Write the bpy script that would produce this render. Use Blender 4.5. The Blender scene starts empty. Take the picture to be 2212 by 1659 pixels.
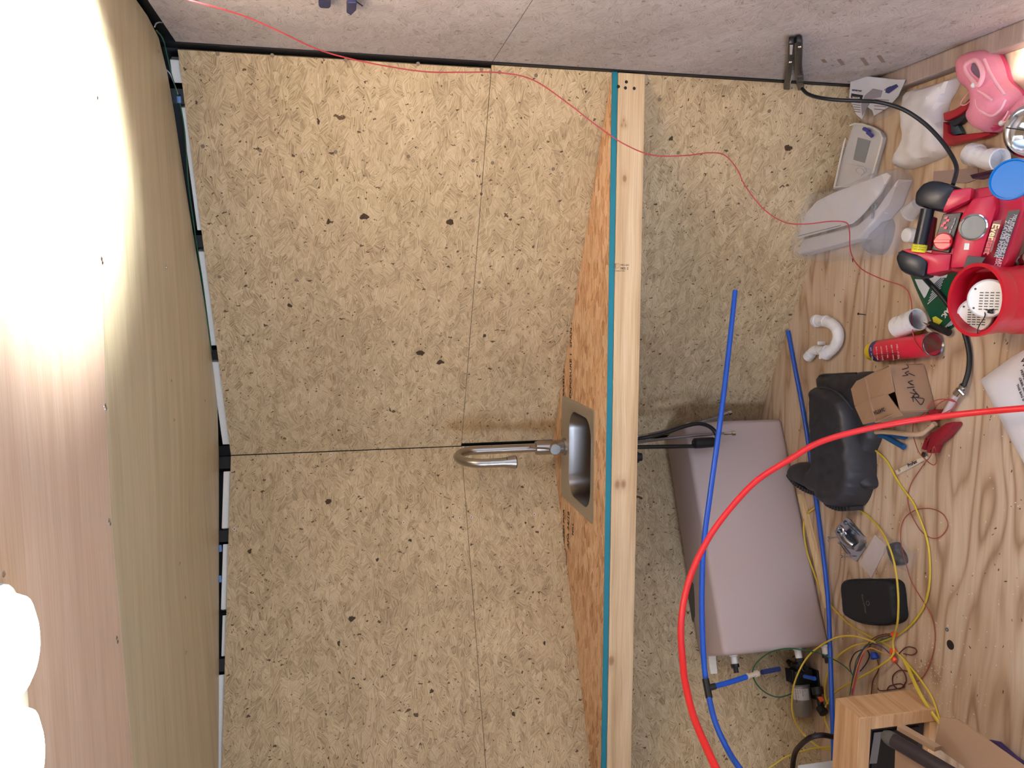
import bpy, bmesh, math, random
from mathutils import Vector, Matrix, noise as mnoise
random.seed(7)
PI = math.pi
sc = bpy.context.scene
COL = sc.collection
V = Vector

# ------------------------------------------------------------------ camera
FPX = 1691.2; YAW = -0.1215; PITCH = 0.2088; ROLL = -0.0241
CAM = V((0, 0, 1.661))
cy_, sy_ = math.cos(YAW), math.sin(YAW); cp_, sp_ = math.cos(PITCH), math.sin(PITCH)
FWD = V((sy_*cp_, cy_*cp_, -sp_)); r0 = V((cy_, -sy_, 0)); u0 = r0.cross(FWD)
cr_, sr_ = math.cos(ROLL), math.sin(ROLL)
RGT = cr_*r0 + sr_*u0; UPV = -sr_*r0 + cr_*u0
cd = bpy.data.cameras.new('camera'); cam = bpy.data.objects.new('camera', cd); COL.objects.link(cam)
cd.sensor_fit = 'HORIZONTAL'; cd.sensor_width = 36; cd.lens = FPX/2212*36; cd.clip_start = .02
# the phone was held sideways: image right = down in the room, image up = room right
m3 = Matrix((-UPV, RGT, -FWD)).transposed()
cam.matrix_world = Matrix.Translation(CAM) @ m3.to_4x4()
sc.camera = cam

# ------------------------------------------------------------------ world, light, exposure
sc.view_settings.view_transform = 'Standard'
sc.view_settings.look = 'None'
sc.view_settings.exposure = 0.7
sc.view_settings.gamma = 1
try: sc.view_settings.use_curve_mapping = False
except Exception: pass
w = bpy.data.worlds.new('sky'); sc.world = w; w.use_nodes = True
bgn = w.node_tree.nodes['Background']; bgn.inputs[0].default_value = (.62, .76, 1, 1); bgn.inputs[1].default_value = 1.6

def area(name, loc, target, sx, sy, power, col, spread=PI):
    l = bpy.data.lights.new(name, 'AREA'); l.shape = 'RECTANGLE'; l.size = sx; l.size_y = sy
    l.energy = power; l.color = col; l.spread = spread
    o = bpy.data.objects.new(name, l); COL.objects.link(o); o.location = loc
    o.rotation_euler = (V(target)-V(loc)).to_track_quat('-Z', 'Y').to_euler()
    return o
# cool daylight through the open rear doorway of the trailer, and low sun slanting in through it
area('rear_door_daylight', (.52, -2.06, 1.15), (.2, 3, 1.0), .22, 1.6, 4, (.66, .78, 1))
area('left_doorway_daylight', (-1.86, -.7, 1.15), (.65, 1.9, .9), .9, 1.2, 40, (.60, .74, 1))
# added lamp outside an unseen side opening, aimed up to whiten the ceiling
area('ground_bounce_at_side_door', (1.0, 1.0, .35), (.46, 1.34, 2.1), .3, .35, 28, (.95, .98, 1), PI*.16)
sl = bpy.data.lights.new('sun', 'SUN'); sl.energy = 26; sl.angle = .009; sl.color = (1, .97, .95)
so = bpy.data.objects.new('sun', sl); COL.objects.link(so); so.rotation_euler = V((.03, .85, -.45)).to_track_quat('-Z', 'Y').to_euler(); so.location = (-1, -4, 4)

# ------------------------------------------------------------------ projection helpers (measuring tape)
def ray(x, y):
    return FWD + RGT*((1659-y)-829.5)/FPX - UPV*(x-1106)/FPX
def P(x, y, z=0.0):
    r = ray(x, y); return CAM + r*((z-CAM.z)/r.z)
def PD(x, y, d):
    return CAM + ray(x, y)*d
XR = .6474; YA = 2.9494; XA = -.597; WH = 1.2444; DN = .6529; ZT = 2.0768; ZS = 1.2314; ZR = .8691; YR = YA-DN
NR = V((DN, WH, 0)).normalized(); NL = V((-DN, WH, 0)).normalized(); APX = V((XA, YA, 0))
def PX(x, y, X=XR):
    r = ray(x, y); return CAM + r*(X/r.x)
def PY(x, y, Y):
    r = ray(x, y); return CAM + r*(Y/r.y)
def PV(x, y, n=NR, off=0.0):
    r = ray(x, y); return CAM + r*(((APX-CAM).dot(n)-off)/r.dot(n))

# ------------------------------------------------------------------ object helpers
WL = {}
def wloc(o): return WL.get(o.name, V((0, 0, 0))) if o else V((0, 0, 0))
def tag(o, label=None, cat=None, group=None, kind=None):
    if label: o['label'] = label
    if cat: o['category'] = cat
    if group: o['group'] = group
    if kind: o['kind'] = kind
    return o
def thing(name, loc, label, cat, group=None):
    o = bpy.data.objects.new(name, None); COL.objects.link(o); o.empty_display_size = .05
    o.location = loc; WL[o.name] = V(loc)
    return tag(o, label, cat, group)
def autouv(bm):
    uvl = bm.loops.layers.uv.verify()
    for f in bm.faces:
        n = f.normal
        if abs(n.z) > .8: a, b = V((1, 0, 0)), V((0, 1, 0))
        else:
            a = V((0, 0, 1)).cross(n); a = a.normalized() if a.length > 1e-6 else V((1, 0, 0)); b = V((0, 0, 1))
        for l in f.loops: l[uvl].uv = (l.vert.co.dot(a), l.vert.co.dot(b))
def obj(name, bm, mat, parent=None, smooth=False, loc=None, ang=35, keepuv=False):
    bm.normal_update()
    if not keepuv: autouv(bm)
    if loc is None:
        if parent: base = wloc(parent)
        else:
            xs = [v.co.x for v in bm.verts]; ys = [v.co.y for v in bm.verts]; zs = [v.co.z for v in bm.verts]
            base = V(((min(xs)+max(xs))/2, (min(ys)+max(ys))/2, min(zs)))
    else: base = V(loc)
    bmesh.ops.translate(bm, verts=bm.verts, vec=-base)
    if smooth:
        for f in bm.faces: f.smooth = True
        for e in bm.edges:
            if len(e.link_faces) == 2 and e.calc_face_angle(0) > math.radians(ang): e.smooth = False
    me = bpy.data.meshes.new(name); bm.to_mesh(me); bm.free()
    for m in (mat if isinstance(mat, (list, tuple)) else [mat]): me.materials.append(m)
    o = bpy.data.objects.new(name, me); COL.objects.link(o)
    if parent: o.parent = parent; o.location = base - wloc(parent)
    else: o.location = base
    WL[o.name] = base
    return o
def B(): return bmesh.new()
def finish(bm):
    bmesh.ops.recalc_face_normals(bm, faces=bm.faces); return bm
def box(bm, lo, hi, bev=0, M=None):
    lo, hi = V(lo), V(hi)
    g = bmesh.ops.create_cube(bm, size=1)
    vs = g['verts']; s = hi-lo; c = (hi+lo)/2
    for v in vs: v.co = V((v.co.x*s.x, v.co.y*s.y, v.co.z*s.z))+c
    if bev:
        es = list({e for v in vs for e in v.link_edges})
        r = bmesh.ops.bevel(bm, geom=es, offset=bev, segments=2, profile=.5, affect='EDGES')
        vs = list({v for f in r['faces'] for v in f.verts} | {v for v in vs if v.is_valid})
    if M is not None:
        for v in vs: v.co = M @ v.co
    return vs
def slab(bm, poly, n, t, bev=0):
    """polygon (world points) given thickness t along -n"""
    n = V(n).normalized()
    a = [bm.verts.new(V(p)) for p in poly]; b = [bm.verts.new(V(p)-n*t) for p in poly]
    fs = [bm.faces.new(a), bm.faces.new(b[::-1])]
    k = len(a)
    for i in range(k): fs.append(bm.faces.new((a[i], b[i], b[(i+1) % k], a[(i+1) % k])))
    bmesh.ops.recalc_face_normals(bm, faces=fs)
    if bev:
        es = list({e for f in fs for e in f.edges})
        bmesh.ops.bevel(bm, geom=es, offset=bev, segments=2, profile=.5, affect='EDGES')
    return bm
def prism(bm, poly, z0, z1, bev=0):
    """polygon in world xy, from z0 up to z1"""
    return slab(bm, [V((p[0], p[1], z1)) for p in poly], (0, 0, 1), z1-z0, bev)
def pxprism(bm, pts, z1, z0=0, bev=0, side=1):
    return prism(bm, [P(x, y, z1) for x, y in pts], z0, z1, bev)
def smoothpts(pts, n=8, closed=False):
    pts = [V(p) for p in pts]; out = []; k = len(pts)
    if k < 3: return pts
    rng = range(k if closed else k-1)
    for i in rng:
        if closed: p0, p1, p2, p3 = pts[(i-1) % k], pts[i], pts[(i+1) % k], pts[(i+2) % k]
        else: p0, p1, p2, p3 = pts[max(i-1, 0)], pts[i], pts[i+1], pts[min(i+2, k-1)]
        for j in range(n):
            t = j/n
            out.append(.5*((2*p1)+(-p0+p2)*t+(2*p0-5*p1+4*p2-p3)*t*t+(-p0+3*p1-3*p2+p3)*t**3))
    if not closed: out.append(pts[-1])
    return out
def tube(bm, pts, r, seg=10, closed=False, caps=True, sub=0):
    if sub: pts = smoothpts(pts, sub, closed)
    pts = [V(p) for p in pts]; k = len(pts)
    rad = r if callable(r) else (lambda t: r)
    tans = []
    for i in range(k):
        if closed: t = pts[(i+1) % k]-pts[(i-1) % k]
        else: t = pts[min(i+1, k-1)]-pts[max(i-1, 0)]
        tans.append(t.normalized() if t.length > 1e-9 else V((0, 0, 1)))
    a = tans[0].orthogonal().normalized(); rings = []
    for i in range(k):
        t = tans[i]; a = (a-t*a.dot(t)); a = a.normalized() if a.length > 1e-6 else t.orthogonal().normalized()
        b = t.cross(a); R = rad(i/max(k-1, 1))
        rings.append([bm.verts.new(pts[i]+(a*math.cos(2*PI*j/seg)+b*math.sin(2*PI*j/seg))*R) for j in range(seg)])
    m = k if closed else k-1
    for i in range(m):
        A, C = rings[i], rings[(i+1) % k]
        for j in range(seg): bm.faces.new((A[j], A[(j+1) % seg], C[(j+1) % seg], C[j]))
    if caps and not closed:
        bm.faces.new(rings[0][::-1]); bm.faces.new(rings[-1])
    return bm
def lathe(bm, prof, o, axis, seg=28, caps=True, xaxis=None, sx=1, sy=1):
    """prof: (r, h) list along axis from origin o"""
    ax = V(axis).normalized(); a = V(xaxis).normalized() if xaxis else ax.orthogonal().normalized(); b = ax.cross(a); o = V(o)
    rings = [[bm.verts.new(o+ax*h+(a*math.cos(2*PI*j/seg)*sx+b*math.sin(2*PI*j/seg)*sy)*max(r, 1e-4)) for j in range(seg)] for r, h in prof]
    for A, C in zip(rings, rings[1:]):
        for j in range(seg): bm.faces.new((A[j], A[(j+1) % seg], C[(j+1) % seg], C[j]))
    if caps: bm.faces.new(rings[0][::-1]); bm.faces.new(rings[-1])
    bmesh.ops.recalc_face_normals(bm, faces=bm.faces)
    return bm
def text(s, name, mat, parent, loc, right, up, size, off=.0006, shear=0, extrude=.0002, bold=0, align='LEFT', sx=1.0):
    right = V(right).normalized(); n = right.cross(V(up)).normalized(); up = n.cross(right)
    cu = bpy.data.curves.new('t', 'FONT'); cu.body = s; cu.size = size; cu.extrude = extrude; cu.shear = shear; cu.offset = bold; cu.align_x = align
    cu.resolution_u = 3
    to = bpy.data.objects.new('t', cu); COL.objects.link(to)
    me = bpy.data.meshes.new_from_object(to); bpy.data.objects.remove(to); bpy.data.curves.remove(cu)
    bm = B(); bm.from_mesh(me); bpy.data.meshes.remove(me)
    M = Matrix((right*sx, up, n)).transposed().to_4x4(); M.translation = V(loc)+n*off
    bm.transform(M)
    return obj(name, bm, mat, parent)
def puff(bm, outline, zfun, nu=26, thick=None, base=.001):
    """a sheet filling an outline (world xy pts, ordered) with height zfun(s, p); s=0 at rim, 1 at centre"""
    pts = smoothpts(outline, 6, True); c = sum(pts, V((0, 0, 0)))/len(pts); rings = []
    K = 9
    for k in range(K):
        s = k/(K-1)*.985
        ring = []
        for p in pts:
            q = p.lerp(c, s); ring.append(bm.verts.new((q.x, q.y, zfun(s, q))))
        rings.append(ring)
    m = len(pts)
    for A, C in zip(rings, rings[1:]):
        for j in range(m): bm.faces.new((A[j], A[(j+1) % m], C[(j+1) % m], C[j]))
    bm.faces.new(rings[-1])
    bot = [bm.verts.new((p.x, p.y, base)) for p in pts]
    for j in range(m): bm.faces.new((bot[j], bot[(j+1) % m], rings[0][(j+1) % m], rings[0][j]))
    bm.faces.new(bot[::-1])
    bmesh.ops.recalc_face_normals(bm, faces=bm.faces)
    return bm
def nz(p, s=10, seed=0): return mnoise.noise(V((p.x*s+seed, p.y*s+seed*1.7, p.z*s)))

# ------------------------------------------------------------------ materials
def lin(c):
    f = lambda v: v/12.92 if v <= .04045 else ((v+.055)/1.055)**2.4
    return tuple(f(v/255) for v in c[:3])+(1,)
class NT:
    def __init__(s, name):
        s.m = bpy.data.materials.new(name); s.m.use_nodes = True; s.t = s.m.node_tree; s.N = s.t.nodes
        s.p = s.N['Principled BSDF']; s.uv = s.N.new('ShaderNodeTexCoord').outputs['UV']
    def n(s, t, **k):
        x = s.N.new(t)
        for a, b in k.items(): setattr(x, a, b)
        return x
    def l(s, a, b): s.t.links.new(a, b)
    def mapping(s, src, scale=(1, 1, 1), rot=(0, 0, 0), loc=(0, 0, 0)):
        x = s.n('ShaderNodeMapping'); x.inputs['Scale'].default_value = scale; x.inputs['Rotation'].default_value = rot; x.inputs['Location'].default_value = loc
        s.l(src, x.inputs[0]); return x.outputs[0]
    def noise(s, src, scale, detail=3, rough=.55, dist=0):
        x = s.n('ShaderNodeTexNoise'); x.inputs['Scale'].default_value = scale; x.inputs['Detail'].default_value = detail
        x.inputs['Roughness'].default_value = rough; x.inputs['Distortion'].default_value = dist
        s.l(src, x.inputs['Vector']); return x.outputs['Fac']
    def voro(s, src, scale, feat='F1', rnd=1):
        x = s.n('ShaderNodeTexVoronoi'); x.feature = feat; x.inputs['Scale'].default_value = scale; x.inputs['Randomness'].default_value = rnd
        s.l(src, x.inputs['Vector']); return x
    def ramp(s, src, stops):
        x = s.n('ShaderNodeValToRGB'); e = x.color_ramp.elements
        while len(e) < len(stops): e.new(.5)
        for i, (p, c) in enumerate(stops): e[i].position = p; e[i].color = c if len(c) == 4 else lin(c)
        s.l(src, x.inputs[0]); return x.outputs[0]
    def mix(s, fac, a, b, blend='MIX'):
        x = s.n('ShaderNodeMix', data_type='RGBA', blend_type=blend)
        for i, v in ((0, fac), (6, a), (7, b)):
            if isinstance(v, (int, float)): x.inputs[i].default_value = v
            elif isinstance(v, tuple): x.inputs[i].default_value = v
            else: s.l(v, x.inputs[i])
        return x.outputs[2]
    def math(s, op, a, b=0, c=0):
        x = s.n('ShaderNodeMath', operation=op)
        for i, v in enumerate((a, b, c)):
            if isinstance(v, (int, float)): x.inputs[i].default_value = v
            else: s.l(v, x.inputs[i])
        return x.outputs[0]
    def col(s, c): s.l(c, s.p.inputs['Base Color'])
    def bump(s, h, strength=.2, dist=.001):
        x = s.n('ShaderNodeBump'); x.inputs['Strength'].default_value = strength; x.inputs['Distance'].default_value = dist
        s.l(h, x.inputs['Height']); s.l(x.outputs[0], s.p.inputs['Normal'])
    def rough(s, v): s.p.inputs['Roughness'].default_value = v
W4 = (1, 1, 1, 1); K4 = (0, 0, 0, 1)
def osb(name, cols, flk=(62, 38, 20), cell=27, ns=(22, 440), flecks=1.0, big=1.0, rough=.72, ang=2.2, spec=.25, cellc=.10, spots=()):
    s = NT(name)
    st = s.mapping(s.uv, (1, 2.0, 1))
    v = s.voro(st, cell); sep = s.n('ShaderNodeSeparateColor'); s.l(v.outputs['Color'], sep.inputs[0])
    a = s.math('MULTIPLY', s.math('SUBTRACT', sep.outputs[0], .5), ang)
    rt = s.n('ShaderNodeVectorRotate'); s.l(s.uv, rt.inputs['Vector']); s.l(a, rt.inputs['Angle'])
    off = s.n('ShaderNodeVectorMath', operation='ADD'); s.l(rt.outputs[0], off.inputs[0]); s.l(v.outputs['Color'], off.inputs[1])
    g = s.noise(s.mapping(off.outputs[0], (ns[0], ns[1], 1)), 1, 4, .68)
    t = s.math('ADD', s.math('MULTIPLY', g, .92), s.math('MULTIPLY', sep.outputs[1], cellc))
    c = s.ramp(t, [(.36, cols[0]), (.49, cols[1]), (.60, cols[2]), (.74, cols[3])])
    lo = s.noise(s.uv, 2.5, 3)
    c = s.mix(.55, c, s.ramp(lo, [(.3, (205, 200, 195)), (.7, (255, 255, 255))]), 'MULTIPLY')
    # dark flecks of bark
    for sc_, keep, sz, al in ((38, .62, .15, 1), (75, .58, .15, 1), (9, .76, .065, 1)):
        if sc_ == 9 and not big: continue
        wv = s.noise(s.uv, sc_*2.2, 2)
        w2 = s.n('ShaderNodeVectorMath', operation='ADD'); s.l(s.uv, w2.inputs[0])
        w3 = s.n('ShaderNodeVectorMath', operation='SCALE'); s.l(s.math('SUBTRACT', wv, .5), w3.inputs['Scale']); w3.inputs[0].default_value = (.5/sc_, .9/sc_, 0)
        s.l(w3.outputs[0], w2.inputs[1])
        r2 = s.n('ShaderNodeVectorRotate'); s.l(w2.outputs[0], r2.inputs['Vector']); r2.inputs['Angle'].default_value = .5 if sc_ == 75 else 1.1
        vv = s.voro(s.mapping(r2.outputs[0], (1, 2.1, 1), loc=(sc_*.37, .11*sc_, 0)), sc_)
        sp = s.n('ShaderNodeSeparateColor'); s.l(vv.outputs['Color'], sp.inputs[0])
        k = s.math('MULTIPLY', s.math('GREATER_THAN', sp.outputs[0], keep), s.math('LESS_THAN', vv.outputs['Distance'], s.math('MULTIPLY', sp.outputs[1], sz*1.7)))
        c = s.mix(s.math('MULTIPLY', k, .85*flecks), c, lin(flk))
    if spots:
        wq = s.n('ShaderNodeTexNoise'); wq.inputs['Scale'].default_value = 60; s.l(s.uv, wq.inputs['Vector'])
        wm = s.n('ShaderNodeVectorMath', operation='MULTIPLY_ADD'); s.l(wq.outputs['Color'], wm.inputs[0]); wm.inputs[1].default_value = (.02, .02, 0); s.l(s.uv, wm.inputs[2])
        for (su, sv, sr, sa) in spots:
            d = s.n('ShaderNodeVectorMath', operation='DISTANCE'); s.l(s.mapping(wm.outputs[0], (1, sa, 0)), d.inputs[0]); d.inputs[1].default_value = (su+.01, (sv+.01)*sa, 0)
            c = s.mix(s.math('MULTIPLY', s.math('LESS_THAN', d.outputs['Value'], sr), .92), c, lin((52, 30, 16)))
    s.col(c); s.rough(rough); s.p.inputs['Specular IOR Level'].default_value = spec
    s.bump(g, .25, .0006)
    return s.m
def wood(name, c1, c2, c3, sc_=(1.2, 38), dist=1.2, rough=.6, knots=(), knotc=(120, 80, 45), coat=0, spec=.3, rot=0, contour=0):
    s = NT(name)
    uv = s.mapping(s.uv, rot=(0, 0, rot)) if rot else s.uv
    warp = s.noise(s.mapping(uv, (1.1, 4.5, 1)), 1.4, 2)
    x = s.n('ShaderNodeVectorMath', operation='SCALE'); x.inputs[0].default_value = (0, .05*dist, 0); s.l(warp, x.inputs['Scale'])
    y = s.n('ShaderNodeVectorMath', operation='ADD'); s.l(uv, y.inputs[0]); s.l(x.outputs[0], y.inputs[1])
    g = s.noise(s.mapping(y.outputs[0], (sc_[0], sc_[1], 1)), 1, 4, .6)
    f = s.noise(s.mapping(y.outputs[0], (sc_[0]*6, sc_[1]*9, 1)), 1, 2)
    if contour:
        h = s.noise(s.mapping(uv, (.75, 3.6, 1)), 1.5, 2, .5)
        saw = s.math('FRACT', s.math('MULTIPLY', h, contour))
        tri = s.math('POWER', s.math('ABSOLUTE', s.math('SUBTRACT', saw, .5)), 2.0)
        g = s.math('SUBTRACT', s.math('MULTIPLY_ADD', g, .6, .35), s.math('MULTIPLY', tri, 1.25))
    c = s.ramp(g, [(.3, c1), (.5, c2), (.7, c3)])
    c = s.mix(.35, c, s.ramp(f, [(.35, (215, 205, 195)), (.6, (255, 255, 255))]), 'MULTIPLY')
    for (ku, kv, kr) in knots:
        d = s.n('ShaderNodeVectorMath', operation='DISTANCE'); s.l(s.mapping(s.uv, (.6, 1, 1)), d.inputs[0]); d.inputs[1].default_value = (ku*.6, kv, 0)
        k = s.ramp(d.outputs['Value'], [(0, W4), (kr*.7, W4), (kr*1.0, (.25, .25, .25, 1)), (kr*2.8, K4)])
        c = s.mix(s.math('MULTIPLY', k, .75), c, lin(knotc))
    s.col(c); s.rough(rough); s.p.inputs['Specular IOR Level'].default_value = spec
    s.p.inputs['Coat Weight'].default_value = coat; s.p.inputs['Coat Roughness'].default_value = .3
    s.bump(g, .08, .001)
    return s.m
MC = {}
def plain(name, c, rough=.45, metal=0, var=.08, spec=.5, scale=30, bump=0, trans=0, alpha=1, emis=None, estr=0, sheen=0, coat=0, ani=0):
    if name in MC: return MC[name]
    s = NT(name); s.uv = s.n('ShaderNodeTexCoord').outputs['Object']
    nn = s.noise(s.uv, scale, 4)
    base = lin(c); dk = tuple(base[i]*(1-var*2) for i in range(3))+(1,)
    s.col(s.mix(nn, dk, base)); 
    s.l(s.math('MULTIPLY_ADD', nn, .12, max(rough-.06, 0)), s.p.inputs['Roughness'])
    s.p.inputs['Metallic'].default_value = metal; s.p.inputs['Specular IOR Level'].default_value = spec
    s.p.inputs['Coat Weight'].default_value = coat
    if bump: s.bump(nn, bump, .002)
    if trans: s.p.inputs['Transmission Weight'].default_value = trans
    if alpha < 1: s.p.inputs['Alpha'].default_value = alpha
    if emis: s.p.inputs['Emission Color'].default_value = lin(emis); s.p.inputs['Emission Strength'].default_value = estr
    MC[name] = s.m; return s.m

SPOTS = []
for x_, y_, r__, a__ in ((908, 762, .011, .7), (951, 783, .010, .8), (787, 468, .009, .6), (709, 478, .010, 1.7), (972, 480, .009, .7), (1048, 725, .007, 1), (1040, 418, .006, 1), (686, 262, .007, 1.3), (625, 660, .006, .7), (1450, 300, .006, .8), (1703, 320, .009, .6), (560, 322, .004, 1),
                         (815, 1210, .008, 1.3), (760, 1337, .011, 1.2), (733, 1390, .007, 1.4), (710, 1083, .008, .8), (1175, 1389, .007, 1.2), (876, 1360, .005, 1.2), (933, 1493, .006, .8), (885, 1166, .005, 1), (1110, 1542, .009, 1.6), (540, 1190, .008, 1.5), (1136, 1130, .005, 1.2)):
    N__ = NR if y_ < 980 else NL
    q_ = PV(x_, y_, N__); a_v = V((0, 0, 1)).cross(-N__); SPOTS.append((q_.dot(a_v), q_.z, r__, a__))
OSBW = osb('fine_strand_board', [(150, 128, 98), (193, 171, 134), (211, 191, 154), (226, 208, 170)], spots=SPOTS)
OSBR = osb('side_strand_board', [(166, 154, 148), (188, 178, 172), (198, 189, 184), (208, 200, 196)], flecks=.6, big=1, cell=26)
OSBC = osb('counter_strand_board', [(164, 116, 80), (210, 164, 122), (228, 186, 146), (240, 210, 174)], cell=22, ns=(14, 170), flecks=.25, big=0, ang=1.1, rough=.55, cellc=.24)
PINE = wood('pine_board', (188, 158, 120), (214, 188, 150), (226, 204, 170), (1.0, 30), .6, .6,
            knots=((.335, .826, .007), (-.607, .832, .009), (-.607, .812, .009), (-1.19, .842, .010), (.505, .832, .004), (.49, .838, .004), (.49, .826, .004)), knotc=(140, 96, 62))
PLYF = wood('plywood_floor', (158, 130, 104), (190, 166, 140), (205, 186, 164), (.8, 10), 2.2, .62, contour=9, spec=.3)
PLYC = wood('ceiling_plywood_warm', (200, 172, 148), (210, 184, 160), (216, 192, 170), (1.2, 26), .6, .4, spec=.45)
PLYD = wood('ceiling_plywood_olive', (178, 166, 134), (192, 180, 148), (202, 190, 160), (1.2, 22), .6, .4, spec=.45)
PALE = wood('pale_wood', (200, 172, 128), (222, 198, 154), (232, 212, 172), (2, 60), .5, .6)
FRAMEW = wood('frame_wood', (190, 146, 100), (214, 172, 126), (226, 188, 146), (2, 50), 1, .5)
BLK = plain('black_steel', (14, 14, 18), .5)
FOAM = plain('white_foam', (246, 244, 236), .9, var=.06, bump=.3, scale=60)
STEEL = plain('brushed_steel', (178, 172, 164), .3, 1, .06)
SINKM = plain('sink_steel', (140, 134, 128), .30, 1, .03)
CHROME = plain('chrome', (220, 222, 225), .12, 1, .02)
ZINC = plain('zinc', (190, 196, 204), .25, 1, .1)
BLKP = plain('black_plastic', (20, 21, 24), .4)
BLKR = plain('black_rubber', (52, 52, 57), .5, var=.25, scale=14)
NAVY = plain('worn_black_plastic', (20, 26, 38), .38, var=.25, scale=50)
WHP = plain('white_plastic', (232, 232, 230), .32)
PVC = plain('white_pvc', (238, 238, 240), .28)
TANK = plain('tank_poly', (188, 172, 168), .5, var=.03, scale=4, spec=.35)
TEAL = plain('teal_paint', (10, 130, 150), .55, var=.12, scale=20)
BLUEP = plain('blue_pex', (24, 84, 190), .38)
REDP = plain('red_pex', (226, 40, 44), .4)
REDW = plain('red_wire', (186, 64, 68), .4)
YELW = plain('yellow_wire', (214, 186, 62), .45)
BRNW = plain('brown_wire', (96, 44, 36), .5)
GRNW = plain('green_wire', (28, 92, 60), .45)
ORGP = plain('orange_plastic', (240, 92, 50), .4)
REDJ = plain('red_body', (196, 26, 62), .36, var=.12, scale=25)
CARD = plain('cardboard', (164, 132, 104), .8, var=.06, scale=40)
INK = plain('ink', (40, 34, 40), .7)
INKG = plain('stamp_ink', (110, 98, 88), .8)
WHB = plain('white_bag', (226, 226, 232), .35, var=.03, scale=8)
CLEAR = plain('clear_film', (235, 238, 245), .10, trans=.0, alpha=.24, spec=1)

# ================================================================== THE SHELL
LN = math.hypot(WH, DN)
TR = V((WH, -DN, 0))/LN; TL = V((-WH, -DN, 0))/LN
def wallpoly(T, s0, s1, z0, z1, off=0, N=None):
    o = (N*off if N is not None else V((0, 0, 0)))
    return [APX+T*s+V((0, 0, z))+o for s, z in ((s0, z0), (s1, z0), (s1, z1), (s0, z1))]
def struct(name, bm, mat, parent=None, **k):
    o = obj(name, bm, mat, parent, **k)
    if not parent: o['kind'] = 'structure'
    return o
XLW = XA-WH; YB = -2.0
# front (V nose) walls: dark cladding behind, fine strand board panels in front
for side, T, N in (('right', TR, NR), ('left', TL, NL)):
    bm = B(); slab(bm, wallpoly(T, -.05, LN+.03, -.02, 2.22, .075, N), -N, .01)
    wl = struct('wall_front_'+side, bm, BLK, loc=(APX.x+T.x*LN/2, APX.y+T.y*LN/2, 0))
    wl['label'] = 'angled '+side+' wall of the trailer nose, sheathed in tan strand board'
    e0 = .014 if side == 'right' else .001
    for z0, z1, a, b in ((-.001, ZS-.001, e0, LN-.006), (ZS+.0006, ZT, .002, LN-.016)):
        bm = B(); slab(bm, wallpoly(T, a, b, z0, z1), -N, .011)
        obj('panel', bm, OSBW, wl)
    # studs and foam blocks behind the top edge
    if side == 'right': studs = [(-.01, .035), (.405, .445), (.815, .855), (1.245, 1.285)]; foams = [(.04, .395), (.46, .80), (.87, 1.235), (1.30, 1.36)]
    else: studs = [(.0, .045), (.27, .31), (.70, .74), (1.15, 1.19)]; foams = [(.055, .262), (.318, .54), (.56, .692), (.75, 1.14)]
    for a, b in studs:
        bm = B(); slab(bm, wallpoly(T, a, b, 0.02, 2.18, .012, N), -N, .04); obj('steel_stud', bm, BLK, wl)
    for i, (a, b) in enumerate(foams):
        bm = B(); slab(bm, wallpoly(T, a, b, 0.05, 2.103-.006*((i*7) % 3), .014, N), -N, .034, .002); obj('insulation_board', bm, FOAM, wl)
    bm = B(); slab(bm, wallpoly(T, -.01, LN, 2.125, 2.20, .012, N), -N, .05); obj('top_rail', bm, BLK, wl)
# right side wall with an opening added behind the picture's edge for the ceiling bounce lamp
DY0, DY1, DZ = .55, 1.48, 1.9
bm = B(); box(bm, (XR+.014, DY1, .03), (XR+.05, YR+.05, 2.2)); box(bm, (XR+.014, YB, .03), (XR+.05, DY0, 2.2)); box(bm, (XR+.014, DY0, DZ), (XR+.05, DY1, 2.2))
wr = struct('wall_right', bm, BLK, loc=(XR, 1, 0)); wr['label'] = 'side wall sheathed in smooth greyish strand board'
for lo, hi in (((XR, DY1, .05), (XR+.012, YR-.014, ZS-.001)), ((XR, DY1, ZS+.001), (XR+.012, YR-.014, ZT)), ((XR, DY0, DZ), (XR+.012, DY1-.002, ZT)), ((XR, YB, .05), (XR+.012, DY0, ZT))):
    bm = B(); box(bm, lo, hi); obj('panel', bm, OSBR, wr)
bm = B()
for x, y, l_, a_ in ((1777, 128, .012, 0), (1812, 128, .02, 1), (1862, 125, .026, 1), (1898, 120, .024, 1)):
    p = PX(x, y, XR-.0006); q = PX(x+l_*420, y+l_*640, XR-.0006); d = (q-p).normalized(); s_ = d.cross(V((1, 0, 0)))
    slab(bm, [p-s_*.006, q-s_*.004, q+s_*.006, p+s_*.005], (-1, 0, 0), .0005)
obj('scuff_mark', bm, plain('scuff', (150, 128, 112), .8), wr)
for a, b in ((YB, DY0), (DY1, YR)):
    bm = B(); box(bm, (.598, a, 0), (XR+.03, b, .043), .003)
    struct('baseboard_right', bm, wood('sill_wood', (146, 130, 124), (166, 150, 144), (178, 164, 158), (2, 30)))
bm = B(); box(bm, (XR-.004, YR-.014, 0), (XR+.03, YR+.03, 2.2)); struct('trim_1', bm, BLK)['label'] = 'black steel corner post between side wall and nose wall'
bm = B(); slab(bm, [APX+V((-.02, -.004, z)) for z in (0,)]+[APX+V((.02, -.004, 0)), APX+V((.02, -.004, 2.18)), APX+V((-.02, -.004, 2.18))], (0, -1, 0), .03)
bmesh.ops.translate(bm, verts=bm.verts, vec=(0, .03, 0)); struct('trim_2', bm, BLK)['label'] = 'black corner post at the point of the nose'
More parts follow.
